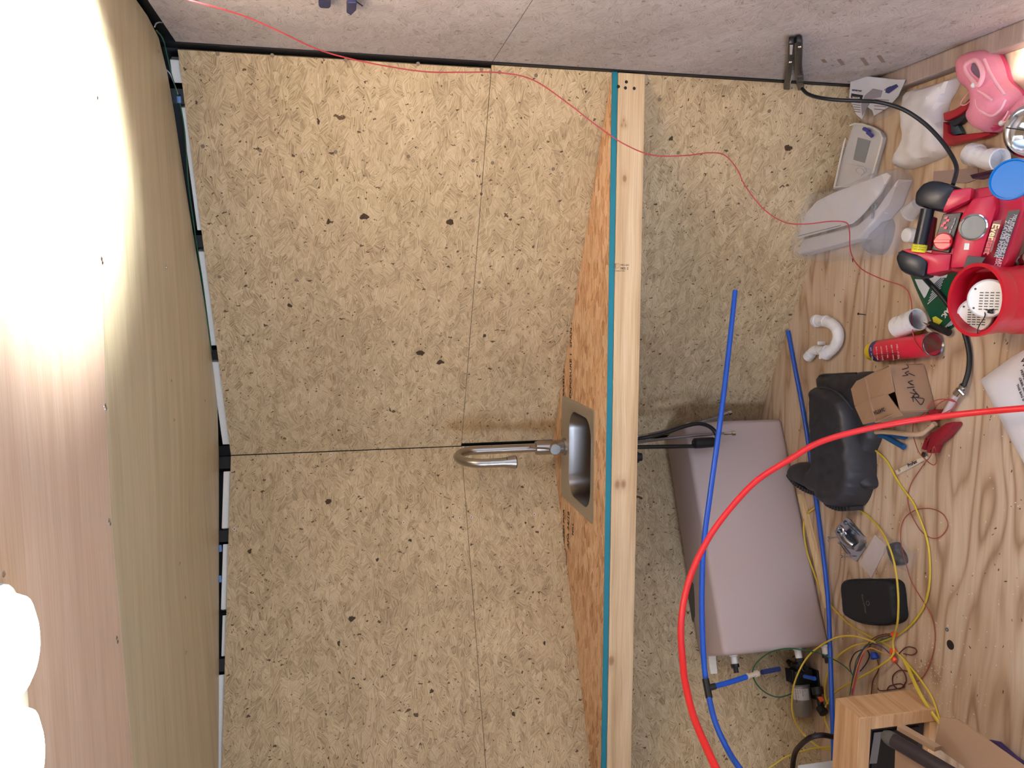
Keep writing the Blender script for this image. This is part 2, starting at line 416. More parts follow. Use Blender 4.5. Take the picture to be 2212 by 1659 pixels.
bm = B(); box(bm, (XLW-.05, YB, 0), (XLW, -1.2, 2.2)); box(bm, (XLW-.05, -.2, 0), (XLW, YR+.03, 2.2)); box(bm, (XLW-.05, -1.2, 1.75), (XLW, -.2, 2.2)); box(bm, (XLW-.05, -1.2, 0), (XLW, -.2, .55)); struct('wall_left', bm, OSBW)
bm = B(); box(bm, (XLW, YB-.05, 0), (.40, YB, 2.2)); box(bm, (.40, YB-.05, 2.0), (XR, YB, 2.2)); struct('wall_back', bm, OSBW)

# ceiling: two sheets of plywood on a dark roof
bm = B(); box(bm, (XLW-.1, YB, 2.19), (XR+.1, YA+.15, 2.22)); struct('trim_3', bm, BLK)['label'] = 'dark roof skin above the plywood ceiling'
ce = [(333, 52, None), (352, 95, None)]
edge = [V((.644, 2.08, 2.10)), V((.628, 2.235, 2.103))]
for x, y, n in ((370, 200, NR), (385, 300, NR), (405, 430, NR), (423, 540, NR), (440, 640, NR), (456, 760, NR), (469, 860, NR), (473, 985, NR), (473, 1100, NL), (473, 1300, NL), (473, 1480, NL), (472, 1659, NL)):
    p = PV(x, y, n, -.006); edge.append(V((p.x, p.y, p.z)))
edge.append(V((XLW, YR+.06, edge[-1].z)))
seam = [P(x, y, 2.10) for x, y in ((206, 120), (212, 300), (219, 470), (225, 700), (230, 900), (236, 1050), (242, 1150), (256, 1300), (272, 1480), (289, 1659))]
seam = [V((XR, seam[0].y+.01, 2.10))]+seam+[V((XLW, seam[-1].y+.01, 2.10))]
def strip(A, Bp, dz=0, m=24):
    """sheet between two polylines resampled to the same count"""
    def rs(L):
        d = [0]
        for a, b in zip(L, L[1:]): d.append(d[-1]+(b-a).length)
        out = []
        for i in range(m+1):
            t = d[-1]*i/m; k = max(j for j in range(len(d)) if d[j] <= t+1e-9); k = min(k, len(L)-2)
            out.append(L[k].lerp(L[k+1], (t-d[k])/max(d[k+1]-d[k], 1e-9)))
        return out
    A, Bp = rs(A), rs(Bp); bm = B()
    rows = [[bm.verts.new(a.lerp(b, s/6)+V((0, 0, dz+h))) for a, b in zip(A, Bp)] for h in (0,) for s in range(7)]
    top = [[bm.verts.new(v.co+V((0, 0, .006))) for v in r] for r in rows]
    for R, fl in ((rows, 1), (top, -1)):
        for r, q in zip(R, R[1:]):
            for i in range(m): bm.faces.new((r[i], r[i+1], q[i+1], q[i])[::fl])
    for i in range(m):
        for r, t in ((rows[0], top[0]), (rows[-1], top[-1])): bm.faces.new((r[i], r[i+1], t[i+1], t[i]))
    bmesh.ops.recalc_face_normals(bm, faces=bm.faces); return bm
o = struct('ceiling', strip(edge, [p+V((0, .0015, 0)) for p in seam]), PLYD); o['label'] = 'olive-toned plywood ceiling sheet nearest the trailer nose'
o = struct('ceiling', strip([p-V((0, .0015, 0)) for p in seam], [V((XR, YB, 2.10)), V((XLW, YB, 2.10))]), PLYC); o['label'] = 'pinkish plywood ceiling sheet carrying the lamp'
# floor
bm = B(); prism(bm, [(XR+.05, YB), (XR+.05, YR+.05), (XA, YA+.08), (XLW-.05, YR+.05), (XLW-.05, YB)], -.02, 0)
fl = struct('floor', bm, PLYF); fl['label'] = 'bare plywood floor strewn with sawdust'
a, b = P(1868, 560), P(1863, 905)
bm = B(); d = (b-a).normalized(); s_ = V((-d.y, d.x, 0))*.0007; slab(bm, [a-s_+V((0, 0, .0004)), b-s_+V((0, 0, .0004)), b+s_+V((0, 0, .0004)), a+s_+V((0, 0, .0004))], (0, 0, 1), .0004); obj('pencil_line', bm, plain('pencil', (120, 116, 130), .8), fl)
c = P(2053, 1393)
bm = B(); lathe(bm, [(.0135, -.01), (.0135, .0005)], c, (0, 0, 1), 24, xaxis=(1, 0, 0)); obj('drilled_hole', bm, plain('hole_dark', (40, 28, 20), .9), fl)

# ================================================================== COUNTER, RAIL, SINK, FAUCET
ct = thing('countertop', (XA, 2.6, ZR), 'triangular strand board countertop with teal painted front edge, set into the nose', 'countertop')
SX0, SX1, SY0, SY1 = -.775, -.388, 2.414, 2.800      # sink rim
CR, CLc, CA = V((XR-.003, YR+.012, 0)), V((XLW+.003, YR+.012, 0)), V((XA, YA-.004, 0))
bm = B()
hx0, hx1, hy0, hy1 = SX0+.02, SX1-.02, SY0+.02, SY1-.05
A0 = (XR-.003, YR+.001); A1 = (XLW+.003, YR+.001); AP = (XA, YA-.003)
def yw(x): return YA-.003-abs(x-XA)*DN/WH
def topslab(pts): prism(bm, pts, ZR-.0175, ZR)
topslab([A0, (XR-.003, yw(XR-.003)+.001), (hx1, yw(hx1)), (hx1, YR+.001)])
topslab([A1, (hx0, YR+.001), (hx0, yw(hx0)), (XLW+.003, yw(XLW+.003)+.001)])
topslab([(hx0, YR+.001), (hx1, YR+.001), (hx1, hy0), (hx0, hy0)])
topslab([(hx0, hy1), (hx1, hy1), (hx1, yw(hx1)), AP, (hx0, yw(hx0))])
obj('worktop', bm, OSBC, ct)
bm = B(); slab(bm, [V((XLW+.004, YR-.0012, ZR-.0172)), V((XR-.004, YR-.0012, ZR-.0172)), V((XR-.004, YR-.0012, ZR-.0004)), V((XLW+.004, YR-.0012, ZR-.0004))], (0, -1, 0), .002)
# knots of wobble along the painted edge
obj('painted_edge', bm, TEAL, ct)
cst = V((1, 0, 0))
for (x, y, s, sz) in ((1234, 862, 'EXPOSURE 1  SPAN 7', .030), (1219, 858, 'RATED SHEATH', .026), (1229, 1186, 'APA 24/16', .032), (1219, 1176, 'SIZED FOR', .028), (1239, 1158, 'MILL', .024)):
    p = P(x, y, ZR); text(s, 'ink_stamp', INK, ct, p, (1, .0, 0), (0, 1, 0), sz, bold=.0006)
p0 = P(1221, 1206, ZR)
bm = B(); tube(bm, [p0+V((math.cos(t*PI/12)*.036, math.sin(t*PI/12)*.022, .0004)) for t in range(24)], .0016, 4, closed=True); obj('ink_stamp', bm, INK, ct)
# the 2x4 rail under the front edge
rl = thing('support_rail', (XA, YR, ZR-.107), 'pale two-by-four pine rail running under the teal counter edge', 'lumber')
RZ1 = ZR-.0185; RZ0 = RZ1-.084
bm = B(); box(bm, (XLW+.004, YR-.006, RZ0), (XR-.006, YR+.032, RZ1), .002); obj('board', bm, PINE, rl)
SCRM = plain('screw_hole', (30, 26, 26), .6)
for x, y in ((1336, 187), (1353, 177), (1351, 190), (1370, 191)):
    p = PY(x, y, YR-.006); bm = B(); lathe(bm, [(.0048, -.002), (.0048, .0005), (.0036, .0006)], p, (0, -1, 0), 14); obj('screw_head', bm, SCRM, rl)
def rtext(s, x, y, sz, m=INKG, bold=0):
    text(s, 'grade_stamp', m, rl, PY(x, y, YR-.006), (0, 0, -1), (1, 0, 0), sz, bold=bold)
rtext('MILL 663', 1340, 574, .0075); rtext('NO. 2', 1340, 582, .0098, bold=.0002); rtext('WCLIB RULE 17 · S-DRY', 1327, 586, .0032)
rtext('WC', 1325, 573.5, .0075); rtext('LIB', 1326, 578, .006)
bm = B(); q = [PY(x, y, YR-.0063) for x, y in ((1324, 568), (1337, 569), (1337, 577), (1330, 581), (1323, 577))]; tube(bm, q, .0004, 4, closed=True); obj('grade_stamp', bm, INKG, rl)

from mathutils.geometry import delaunay_2d_cdt
def PP(x, y, Q, n):
    r = ray(x, y); n = V(n); return CAM + r*((V(Q)-CAM).dot(n)/r.dot(n))
def rrect(cx, cy, w_, h_, r, z, n=6):
    out = []
    for (sx, sy, a0) in ((1, 1, 0), (-1, 1, PI/2), (-1, -1, PI), (1, -1, 1.5*PI)):
        for i in range(n+1):
            a = a0+PI/2*i/n; out.append(V((cx+sx*(w_/2-r)+r*math.cos(a), cy+sy*(h_/2-r)+r*math.sin(a), z)))
    return out
def loft(bm, rings, cap0=False, cap1=True):
    R = [[bm.verts.new(p) for p in r] for r in rings]
    for A_, C_ in zip(R, R[1:]):
        k = len(A_)
        for j in range(k): bm.faces.new((A_[j], A_[(j+1) % k], C_[(j+1) % k], C_[j]))
    if cap0: bm.faces.new(R[0][::-1])
    if cap1: bm.faces.new(R[-1])
    bmesh.ops.recalc_face_normals(bm, faces=bm.faces); return bm
def inflate(bm, outline, H, R, z0=.0, rim=.3, res=None, nf=None, sub=5, skirt=True):
    """body resting on z0 whose plan is the outline; its back swells to height H within R of the rim"""
    pts = smoothpts([V((p[0], p[1], 0)) for p in outline], sub, True) if sub else [V((p[0], p[1], 0)) for p in outline]
    res = res or R/4
    xs = [p.x for p in pts]; ys = [p.y for p in pts]; k = len(pts)
    def dist(x, y):
        best = 9; q = V((x, y, 0))
        for i in range(k):
            a, b = pts[i], pts[(i+1) % k]; ab = b-a; t = max(0, min(1, (q-a).dot(ab)/max(ab.length_squared, 1e-12))); best = min(best, (q-a-ab*t).length)
        return best
    def inside(x, y):
        c = False
        for i in range(k):
            a, b = pts[i], pts[(i+1) % k]
            if (a.y > y) != (b.y > y) and x < (b.x-a.x)*(y-a.y)/(b.y-a.y)+a.x: c = not c
        return c
    co = [V((p.x, p.y)) for p in pts]; nb = k
    x = min(xs)
    j = 0
    while x < max(xs):
        y = min(ys)+(res/2 if j % 2 else 0)
        while y < max(ys):
            if inside(x, y) and dist(x, y) > res*.45: co.append(V((x, y)))
            y += res
        x += res*.87; j += 1
    vs, es, fs, *_ = delaunay_2d_cdt(co, [(i, (i+1) % nb) for i in range(nb)], [], 1, 1e-6)
    bv = []
    for v in vs:
        d = dist(v.x, v.y); t = min(d/R, 1); f = rim+(1-rim)*math.sqrt(max(0, 1-(1-t)**2))
        h = H(v.x, v.y) if callable(H) else H
        z = z0+h*f
        if nf: z += nf(V((v.x, v.y, 0)))*min(1, d/(R*.5)+.2)
        bv.append(bm.verts.new((v.x, v.y, max(z, z0+.0008))))
    for f in fs: bm.faces.new([bv[i] for i in f])
    bm.normal_update()
    if bm.faces[:] and sum(f.normal.z for f in bm.faces) < 0: bmesh.ops.reverse_faces(bm, faces=bm.faces)
    if skirt:
        be = [e for e in bm.edges if len(e.link_faces) == 1]
        r = bmesh.ops.extrude_edge_only(bm, edges=be)
        c = sum(pts, V((0, 0, 0)))/k
        for v in [g for g in r['geom'] if isinstance(g, bmesh.types.BMVert)]: v.co.z = z0
        bmesh.ops.recalc_face_normals(bm, faces=bm.faces)
        if sum(f.normal.z*f.calc_area() for f in bm.faces) < 0: bmesh.ops.reverse_faces(bm, faces=bm.faces)
    return bm
def WP(pts, z=0): return [P(x, y, z) for x, y in pts]
def wire(name, pts, r, mat, parent=None, z=.004, sub=6, seg=6, zs=None):
    q = [P(p[0], p[1], (p[2] if len(p) > 2 else z)) for p in pts]
    bm = B(); tube(bm, q, r, seg, sub=sub); return obj(name, bm, mat, parent, smooth=True)

# ------------------------------------------------------------------ sink
sk = thing('sink', ((SX0+SX1)/2, (SY0+SY1)/2, ZR), 'small square stainless steel sink dropped into the countertop', 'sink')
cx, cyy = (SX0+SX1)/2, (SY0+SY1)/2; wS, hS = SX1-SX0, SY1-SY0
bx0, bx1, by0, by1 = -.737, -.428, 2.446, 2.708
bcx, bcy, bw, bh = (bx0+bx1)/2, (by0+by1)/2, bx1-bx0, by1-by0
bm = B(); loft(bm, [rrect(cx, cyy, wS, hS, .018, ZR+.0003), rrect(cx, cyy, wS-.006, hS-.006, .018, ZR+.004), rrect(cx, cyy, wS-.012, hS-.012, .017, ZR+.0042),
                    rrect(bcx, bcy, bw+.006, bh+.006, .072, ZR+.003), rrect(bcx, bcy, bw, bh, .07, ZR+.0005)], cap1=False)
obj('rim', bm, plain('sink_rim', (200, 195, 186), .46, 1, .03), sk, smooth=True, ang=60)
bm = B(); loft(bm, [rrect(bcx, bcy, bw, bh, .07, ZR+.0005), rrect(bcx, bcy, bw-.012, bh-.012, .068, ZR-.02), rrect(bcx, bcy, bw-.022, bh-.022, .066, ZR-.10), rrect(bcx, bcy, bw-.04, bh-.04, .06, ZR-.138),
                    rrect(bcx, bcy, bw-.08, bh-.08, .05, ZR-.150), rrect(bcx, bcy, .11, .11, .054, ZR-.153), rrect(bcx, bcy, .086, .086, .0425, ZR-.155)], cap1=True)
obj('bowl', bm, SINKM, sk, smooth=True, ang=60)
bm = B(); dz = ZR-.156
lathe(bm, [(.044, 0), (.044, -.03), (.036, -.035), (.036, -.05), (.02, -.052)], (bcx, bcy+.03, dz), (0, 0, 1), 24, xaxis=(1, 0, 0)); obj('drain', bm, BLKP, sk, smooth=True)
p = PY(1366, 988, 2.62); bm = B(); lathe(bm, [(.026, .03), (.026, 0), (.021, -.004), (.021, -.02), (.015, -.022), (.015, -.034)], (p.x, 2.62, p.z), (0, 0, 1), 22, xaxis=(1, 0, 0)); obj('drain_nut', bm, BLKP, sk, smooth=True)

# ------------------------------------------------------------------ faucet
FX, FY = -.575, 2.752
fa = thing('faucet', (FX, FY, ZR+.004), 'brushed steel gooseneck pull-down faucet standing behind the sink', 'faucet')
zb = PY(1157, 967, FY).z; ztop = PY(981, 985, FY-.09).z; zh = PY(1113, 992, FY-.156).z; ztip = zh; zhead = PY(1058, 985, FY-.156).z
bm = B(); lathe(bm, [(.031, 0), (.031, .008), (.0275, .011)], (FX, FY, ZR+.0035), (0, 0, 1), 32, xaxis=(1, 0, 0)); obj('base_ring', bm, STEEL, fa, smooth=True)
bm = B(); lathe(bm, [(.0262, .008), (.0262, zb-ZR-.01), (.024, zb-ZR), (.0165, zb-ZR+.003)], (FX, FY, ZR), (0, 0, 1), 32, xaxis=(1, 0, 0)); obj('body', bm, STEEL, fa, smooth=True)
rr = .078; zc_ = ztop-rr-.0155
path = [V((FX, FY, zb))]+[V((FX-.014*(1-math.cos(a))/2, FY-rr*(1-math.cos(a)), zc_+rr*math.sin(a))) for a in [PI*i/18 for i in range(19)]]+[V((FX-.014, FY-2*rr, zhead))]
path.insert(1, V((FX, FY, (zb+zc_)/2)))
bm = B(); tube(bm, path, .0155, 22); obj('gooseneck', bm, STEEL, fa, smooth=True)
bm = B(); lathe(bm, [(.0155, 0), (.0160, -.004), (.0160, -(zhead-ztip)*.5), (.0225, -(zhead-ztip)+.012), (.024, -(zhead-ztip))], (FX-.014, FY-2*rr, zhead), (0, 0, 1), 28, xaxis=(1, 0, 0)); sh = obj('spray_head', bm, STEEL, fa, smooth=True)
bm = B(); lathe(bm, [(.0215, 0), (.0215, -.0035)], (FX-.014, FY-2*rr, ztip), (0, 0, 1), 24, xaxis=(1, 0, 0)); obj('nozzle', bm, BLKP, sh)
for dx, dz_, ww in ((.012, .028, .0045), (.015, .008, .0035)):
    bm = B(); box(bm, (-ww, -.0015, -.009 if ww < .004 else -.005), (ww, .0015, .009 if ww < .004 else .005), .001, M=Matrix.Translation((FX-.014+.014, FY-2*rr-.010, ztip+dz_)) @ Matrix.Rotation(.9, 4, 'Z')); obj('spray_button', bm, BLKP, sh)
zh2 = PY(1199, 970, FY-.03).z
bm = B(); lathe(bm, [(.0215, -.012), (.0215, .034), (.019, .037)], (FX, FY, zh2), (-.05, -1, 0), 28); hd = obj('handle', bm, STEEL, fa, smooth=True)
bm = B(); tube(bm, [V((FX, FY-.026, zh2+.015)), V((FX+.006, FY-.030, zh2+.07)), V((FX+.012, FY-.032, zh2+.095))], .0042, 10); obj('lever', bm, STEEL, hd, smooth=True)
HB = plain('braided_hose', (150, 142, 144), .45, .5, .35, scale=350)
for nm, pts, rad, m in (('supply_hose', [(1300, 958, 2.745), (1366, 946, 2.74), (1450, 928, 2.73), (1540, 904, 2.72), (1572, 893, 2.72)], .0052, HB), ('supply_hose', [(1300, 962, 2.75), (1366, 957, 2.70), (1450, 946, 2.68), (1530, 938, 2.66), (1580, 936, 2.65)], .0052, HB),
                        ('spray_hose', [(1300, 960, 2.70), (1366, 949, 2.66), (1400, 944, 2.64), (1440, 934, 2.64), (1478, 921, 2.64), (1510, 915, 2.64), (1535, 923, 2.64), (1548, 940, 2.64), (1543, 955, 2.64), (1520, 963, 2.64), (1480, 964, 2.64), (1420, 965, 2.64), (1366, 966, 2.64), (1300, 966, 2.66)], .0075, BLKP)):
    bm = B(); tube(bm, [PY(a, b, c) for a, b, c in pts], rad, 10, sub=6); h = obj(nm, bm, m, fa, smooth=True)
    if nm == 'supply_hose':
        a_, b_ = PY(*pts[-1]), PY(pts[-1][0]+(14 if rad else 0), pts[-1][1]-1, pts[-1][2]); d = (a_-PY(*pts[-2])).normalized()
        bm = B(); lathe(bm, [(.006, -.03), (.006, 0), (.0095, .001), (.0095, .014), (.006, .015)], a_, d, 8); obj('hose_nut', bm, CHROME, h)
a_, b_ = PY(1497, 958, 2.638), PY(1545, 955, 2.638)
bm = B(); lathe(bm, [(.012, 0), (.019, .006), (.020, .03), (.019, (b_-a_).length-.008), (.012, (b_-a_).length)], a_, b_-a_, 20); obj('hose_weight', bm, BLKP, fa, smooth=True)
a_, b_ = PY(1368, 945, 2.66), PY(1400, 942, 2.65)
bm = B(); lathe(bm, [(.0085, 0), (.0085, .02), (.007, .021), (.007, .03), (.0088, .031), (.0088, (b_-a_).length)], a_, b_-a_, 12); obj('hose_coupling', bm, STEEL, fa, smooth=True)

# ================================================================== WATER TANK, TUBES, PUMP
ta, tb = V((-.492, 2.732, 0)), V((-1.250, 2.358, 0)); tt = (tb-ta).normalized(); tn = V((-tt.y, tt.x, 0)); tn = tn if tn.y > 0 else -tn
TH = .408; TD = .222
tk = thing('water_tank', (ta+tb)/2+tn*TD/2, 'pale translucent plastic water tank against the left nose wall', 'tank')
bm = B(); prism(bm, [ta, tb, tb+tn*TD, ta+tn*(TD-.012)], .001, TH, .018); obj('tank_body', bm, TANK, tk, smooth=True, ang=50)
def zfor(p, x):   # height above p at which it stands at picture column x
    a, b = 0, .6
    for _ in range(30):
        m = (a+b)/2; d = V((p.x, p.y, m))-CAM; X = 1106-FPX*d.dot(UPV)/d.dot(FWD)
        a, b = (m, b) if X > x else (a, m)
    return a
for x, s__, r_, L_, m in ((1584, .05, .011, .03, WHP), (1722, .05, .012, .034, WHP), (1780, .03, .011, .03, WHP)):
    p = tb+tn*s__; p.z = zfor(p, x); bm = B(); lathe(bm, [(r_*1.3, -.003), (r_*1.3, .006), (r_, .007), (r_, L_)], p, tt, 16); sp = obj('outlet', bm, m, tk, smooth=True)
    bm = B(); lathe(bm, [(r_*1.35, L_), (r_*1.35, L_+.012), (r_*.8, L_+.013), (r_*.8, L_+.03)], p, tt, 10); obj('outlet_cap', bm, BLKP, sp)
bm = B(); loft(bm, [[P(a, b, TH+.0004) for a, b in ((1493, 1252), (1500, 1262), (1503, 1295), (1504, 1330), (1500, 1350), (1492, 1330), (1487, 1300), (1487, 1270))]], cap1=True)
s_ = slab(B(), [P(a, b, TH+.001) for a, b in ((1491, 1253), (1498, 1262), (1500, 1295), (1501, 1330), (1497, 1345), (1490, 1330), (1486, 1300), (1486, 1270))], (0, 0, 1), .001); bm.free()
obj('inlet_recess', s_, plain('recess', (96, 92, 84), .7), tk)
# foam strip and timber strip by the tank
fs = slab(B(), [PV(x, y, NL, .001) for x, y in ((1526, 1405), (1542, 1405), (1547, 1455), (1533, 1456))], -NL, -.012, .001); tag(obj('foam_strip', fs, FOAM), 'narrow white foam strip behind the blue pipe at the left end of the tank', 'foam')
bm = B(); pxprism(bm, [(1722, 1068), (1730, 1067), (1744, 1120), (1762, 1190), (1776, 1250), (1790, 1312), (1781, 1314), (1765, 1245), (1745, 1160)], .012, .0005); tag(obj('timber_strip', bm, PALE), 'thin pale timber strip on the floor along the front of the water tank', 'wood strip')

def pipe(name, pts, r, mat, label, cat, sub=8, seg=14):
    bm = B(); tube(bm, [PD(*p) for p in pts], r, seg, sub=sub); return tag(obj(name, bm, mat, None, smooth=True), label, cat)
bt = thing('blue_water_pipe', PD(1528, 1487, 2.2), 'blue flexible water pipe with a side branch, looping in front of the tank', 'pipe')
bm = B(); tube(bm, [PD(*p) for p in ((1588, 628, 2.5), (1574, 760, 2.44), (1557, 900, 2.36), (1535, 1060, 2.30), (1520, 1180, 2.27), (1516, 1300, 2.24), (1520, 1420, 2.21), (1528, 1487, 2.19), (1545, 1560, 2.12), (1575, 1625, 2.05), (1606, 1672, 1.98), (1670, 1770, 1.94), (1760, 1870, 1.95), (1860, 1950, 2.0))], .0079, 14, sub=8); obj('pipe', bm, BLUEP, bt, smooth=True)
bm = B(); a_, b_ = PD(1524, 1466, 2.195), PD(1532, 1508, 2.175)
tube(bm, [a_, b_], .0098, 12); tube(bm, [(a_+b_)/2, PD(1545, 1482, 2.19)], .009, 12); obj('tee_fitting', bm, BLKP, bt)
bm = B(); tube(bm, [PD(1530, 1486, 2.19), PD(1575, 1474, 2.23), PD(1612, 1462, 2.26)], .0076, 12, sub=4); obj('branch_pipe', bm, BLUEP, bt, smooth=True)
bm = B(); lathe(bm, [(.009, 0), (.009, .008), (.0065, .009), (.0065, .035), (.009, .036), (.009, .046)], PD(1612, 1462, 2.26), PD(1645, 1452, 2.29)-PD(1612, 1462, 2.26), 14); obj('coupling', bm, plain('clear_fitting', (205, 190, 170), .3, alpha=.85), bt)
bm = B(); tube(bm, [PD(1646, 1452, 2.29), PD(1683, 1445, 2.32)], .0074, 12); obj('branch_pipe', bm, plain('navy_pipe', (22, 40, 92), .45), bt)
bm = B()
tube(bm, [P(x, y, z) for x, y, z in ((1702, 715, .010), (1716, 790, .010), (1737, 900, .009), (1752, 1000, .009), (1762, 1075, .009), (1776, 1180, .012), (1788, 1290, .03), (1793, 1400, .06), (1797, 1520, .10), (1800, 1600, .12), (1801, 1675, .13))], .0079, 14, sub=8)
tag(obj('blue_water_pipe', bm, BLUEP, None, smooth=True), 'straight blue water pipe lying over the floor beneath the boot toe', 'pipe')
pipe('red_water_pipe', ((2300, 876, 1.80), (2212, 882, 1.86), (2100, 892, 1.95), (1985, 906, 2.02), (1862, 929, 2.06), (1769, 956, 2.07), (1705, 993, 2.06), (1629, 1043, 2.04), (1557, 1124, 2.0), (1514, 1193, 1.97), (1485, 1265, 1.93), (1471, 1348, 1.88), (1475, 1432, 1.80), (1481, 1479, 1.74), (1498, 1547, 1.65), (1526, 1615, 1.54), (1562, 1690, 1.44), (1640, 1830, 1.36), (1800, 2050, 1.36), (2000, 2250, 1.45)), .0079, REDP, 'bright red flexible water pipe arcing from the floor across the tank', 'pipe')
pipe('red_wire', ((120, -90, 1.30), (250, -45, 1.36), (370, -10, 1.42), (430, 6, 1.46), (520, 32, 1.55), (600, 66, 1.62), (680, 104, 1.70), (745, 124, 1.76), (830, 142, 1.82), (920, 155, 1.88), (1000, 156, 1.92), (1080, 157, 1.95), (1150, 172, 1.97), (1220, 218, 1.99), (1290, 272, 2.01), (1350, 312, 2.03), (1410, 335, 2.06), (1480, 336, 2.09), (1530, 330, 2.12), (1565, 335, 2.14), (1592, 365, 2.16), (1610, 402, 2.18), (1650, 452, 2.20), (1695, 480, 2.21), (1740, 484, 2.22), (1795, 478, 2.22), (1828, 481, 2.22), (1835, 500, 2.25), (1838, 545, 2.32), (1860, 580, 2.36), (1905, 603, 2.36), (1952, 620, 2.34), (1968, 648, 2.32), (1970, 700, 2.28), (1976, 735, 2.24), (1992, 760, 2.20)), .0016, REDW, 'long thin red wire hanging across the nose walls down to the spray can', 'wire', seg=7)
# pump on the floor against the nose wall
pc = P(1735, 1515, .05); pu = thing('water_pump', (pc.x, pc.y, 0), 'small water pump with black head and grey labelled motor beside the tank', 'pump')
z_ = .055
bm = B(); a_, b_ = P(1728, 1476, z_), P(1735, 1545, z_); ax = (b_-a_).normalized()
lathe(bm, [(.030, 0), (.034, .004), (.034, (b_-a_).length*.86), (.028, (b_-a_).length)], a_, ax, 26); obj('motor', bm, plain('motor_grey', (150, 145, 142), .35, .6), pu, smooth=True)
bm = B(); M = Matrix((ax, V((0, 0, 1)).cross(ax), V((0, 0, 1)))).transposed().to_4x4(); M.translation = a_
n_ = (CAM-a_).normalized(); n_ = (n_-ax*n_.dot(ax)).normalized()
pts = []; b2 = ax.cross(n_)
for s in (.012, .052):
    pts.append([a_+ax*s+(n_*math.cos(t)+b2*math.sin(t))*.0346 for t in [(-.9+1.8*i/10) for i in range(11)]])
V1 = [bm.verts.new(p) for p in pts[0]]; V2 = [bm.verts.new(p) for p in pts[1]]
for i in range(10): bm.faces.new((V1[i], V1[i+1], V2[i+1], V2[i]))
obj('motor_label', bm, plain('label_white', (196, 190, 186), .5), pu)
for k in range(5): text(('ON DEMAND PUMP', '12V DC  7.5A', 'PSI 55', 'CAUTION', 'CE')[k], 'label_print', INK, pu, a_+ax*.014+n_*.0352+b2*(.016-.008*k), ax, b2, .0052)
bm = B()
box(bm, (-.052, -.032, -.04), (-.004, .032, .034), .008, M=M); box(bm, (-.075, -.022, -.02), (-.05, .022, .02), .006, M=M)
for sy in (-1, 1): lathe(bm, [(.012, 0), (.012, .03), (.009, .031), (.009, .045)], M @ V((-.05, .02*sy, .0)), M.to_3x3() @ V((-.4, sy, .1)), 12)
for i in range(5): box(bm, (-.054, -.026+i*.011, .03), (-.006, -.022+i*.011, .04), .001, M=M)
obj('pump_head', bm, BLKP, pu, smooth=True)
bm = B(); box(bm, (-.05, -.045, -.055), (.06, .045, -.046), .003, M=M); obj('mounting_foot', bm, BLKP, pu)
bm = B(); tube(bm, [P(1738, 1461, .09), P(1760, 1466, .09)], .007, 10); obj('inlet_barb', bm, BLUEP, pu)
q = P(1768, 1508, .03); sf = thing('inline_filter', q, 'black inline strainer with a red tag beside the pump motor', 'filter')
bm = B(); tube(bm, [P(1764, 1484, .03), P(1768, 1500, .03)], .02, 14); tube(bm, [P(1768, 1500, .025), P(1774, 1530, .025)], .011, 12); tube(bm, [P(1772, 1528, .028), P(1780, 1540, .028)], .017, 12); obj('filter_body', bm, BLKP, sf, smooth=True)
bm = B(); pxprism(bm, [(1766, 1506), (1771, 1505), (1777, 1514), (1772, 1517)], .042, .034); obj('tag', bm, ORGP, sf)

# ================================================================== THINGS ON THE FLOOR
# ------------------------------------------------------------------ boots
def boot(outline, H, loc, label, cuff, zoff=0, sole=None):
    t = thing('rubber_boot', loc, label, 'boot')
    o = WP(outline, .05 if cuff and len(cuff) > 4 else .03)
    bm = inflate(B(), o, H, .032, z0=zoff, rim=.42, res=.009, sub=4, nf=lambda p: .004*nz(p, 26, 3)-.003*max(0, math.sin(p.x*90+p.y*55+4*nz(p, 9)))**6); obj('boot_body', bm, BLKR, t, smooth=True, ang=70)
    if cuff:
        bm = B(); tube(bm, [P(*c) for c in cuff], .0028, 8, sub=6); obj('cuff', bm, BLKR, t, smooth=True)
    if sole:
        bm = B()
        pts = smoothpts([P(x-3, y+3, .055) for x, y in sole], 9)
        for i, p in enumerate(pts[:-1]):
            d = (pts[i+1]-p).normalized(); s_ = V((-d.y, d.x, 0))
            if i % 2 == 0: slab(bm, [p-s_*.007, p+d*.008-s_*.007, p+d*.008+s_*.007, p+s_*.007], (0, 0, 1), .048)
        obj('sole_lug', bm, BLKR, t)
        t.children[-1].name = 'sole'
    return t
boot([(1771, 812), (1800, 808), (1840, 806), (1875, 804), (1890, 830), (1896, 880), (1890, 940), (1872, 990), (1874, 1020), (1880, 1045), (1874, 1056), (1850, 1060), (1835, 1040), (1820, 980), (1795, 900), (1776, 850)], (lambda x, y: .06), P(1840, 900), 'second black rubber boot, mostly hidden under the first boot and the carton', [(1771, 836, .05), (1770, 812, .045), (1805, 808, .055), (1850, 806, .055)])
boot([(1768, 836), (1800, 838), (1836, 858), (1850, 884), (1858, 930), (1864, 985), (1864, 1030), (1856, 1062), (1849, 1080), (1838, 1094), (1820, 1096), (1802, 1092), (1788, 1084), (1781, 1068), (1766, 1062), (1742, 1056), (1722, 1046), (1712, 1042), (1705, 1030), (1703, 1016), (1708, 1004), (1720, 999), (1740, 1003), (1760, 1010), (1770, 1002), (1771, 985), (1769, 930), (1768, 880)], (lambda x, y, Y0=P(1768, 1008, .05).y: .105-.035*max(0, min(1, (y-Y0)/.03))), P(1820, 980), 'black rubber wellington boot lying on its side, toe across the blue pipe',
     [(1769, 838, .07), (1785, 838, .105), (1806, 846, .112), (1826, 864, .110), (1842, 884, .085)], sole=[(1702, 1022), (1716, 1040), (1740, 1056), (1764, 1064), (1780, 1070), (1786, 1085), (1810, 1096), (1838, 1096)])

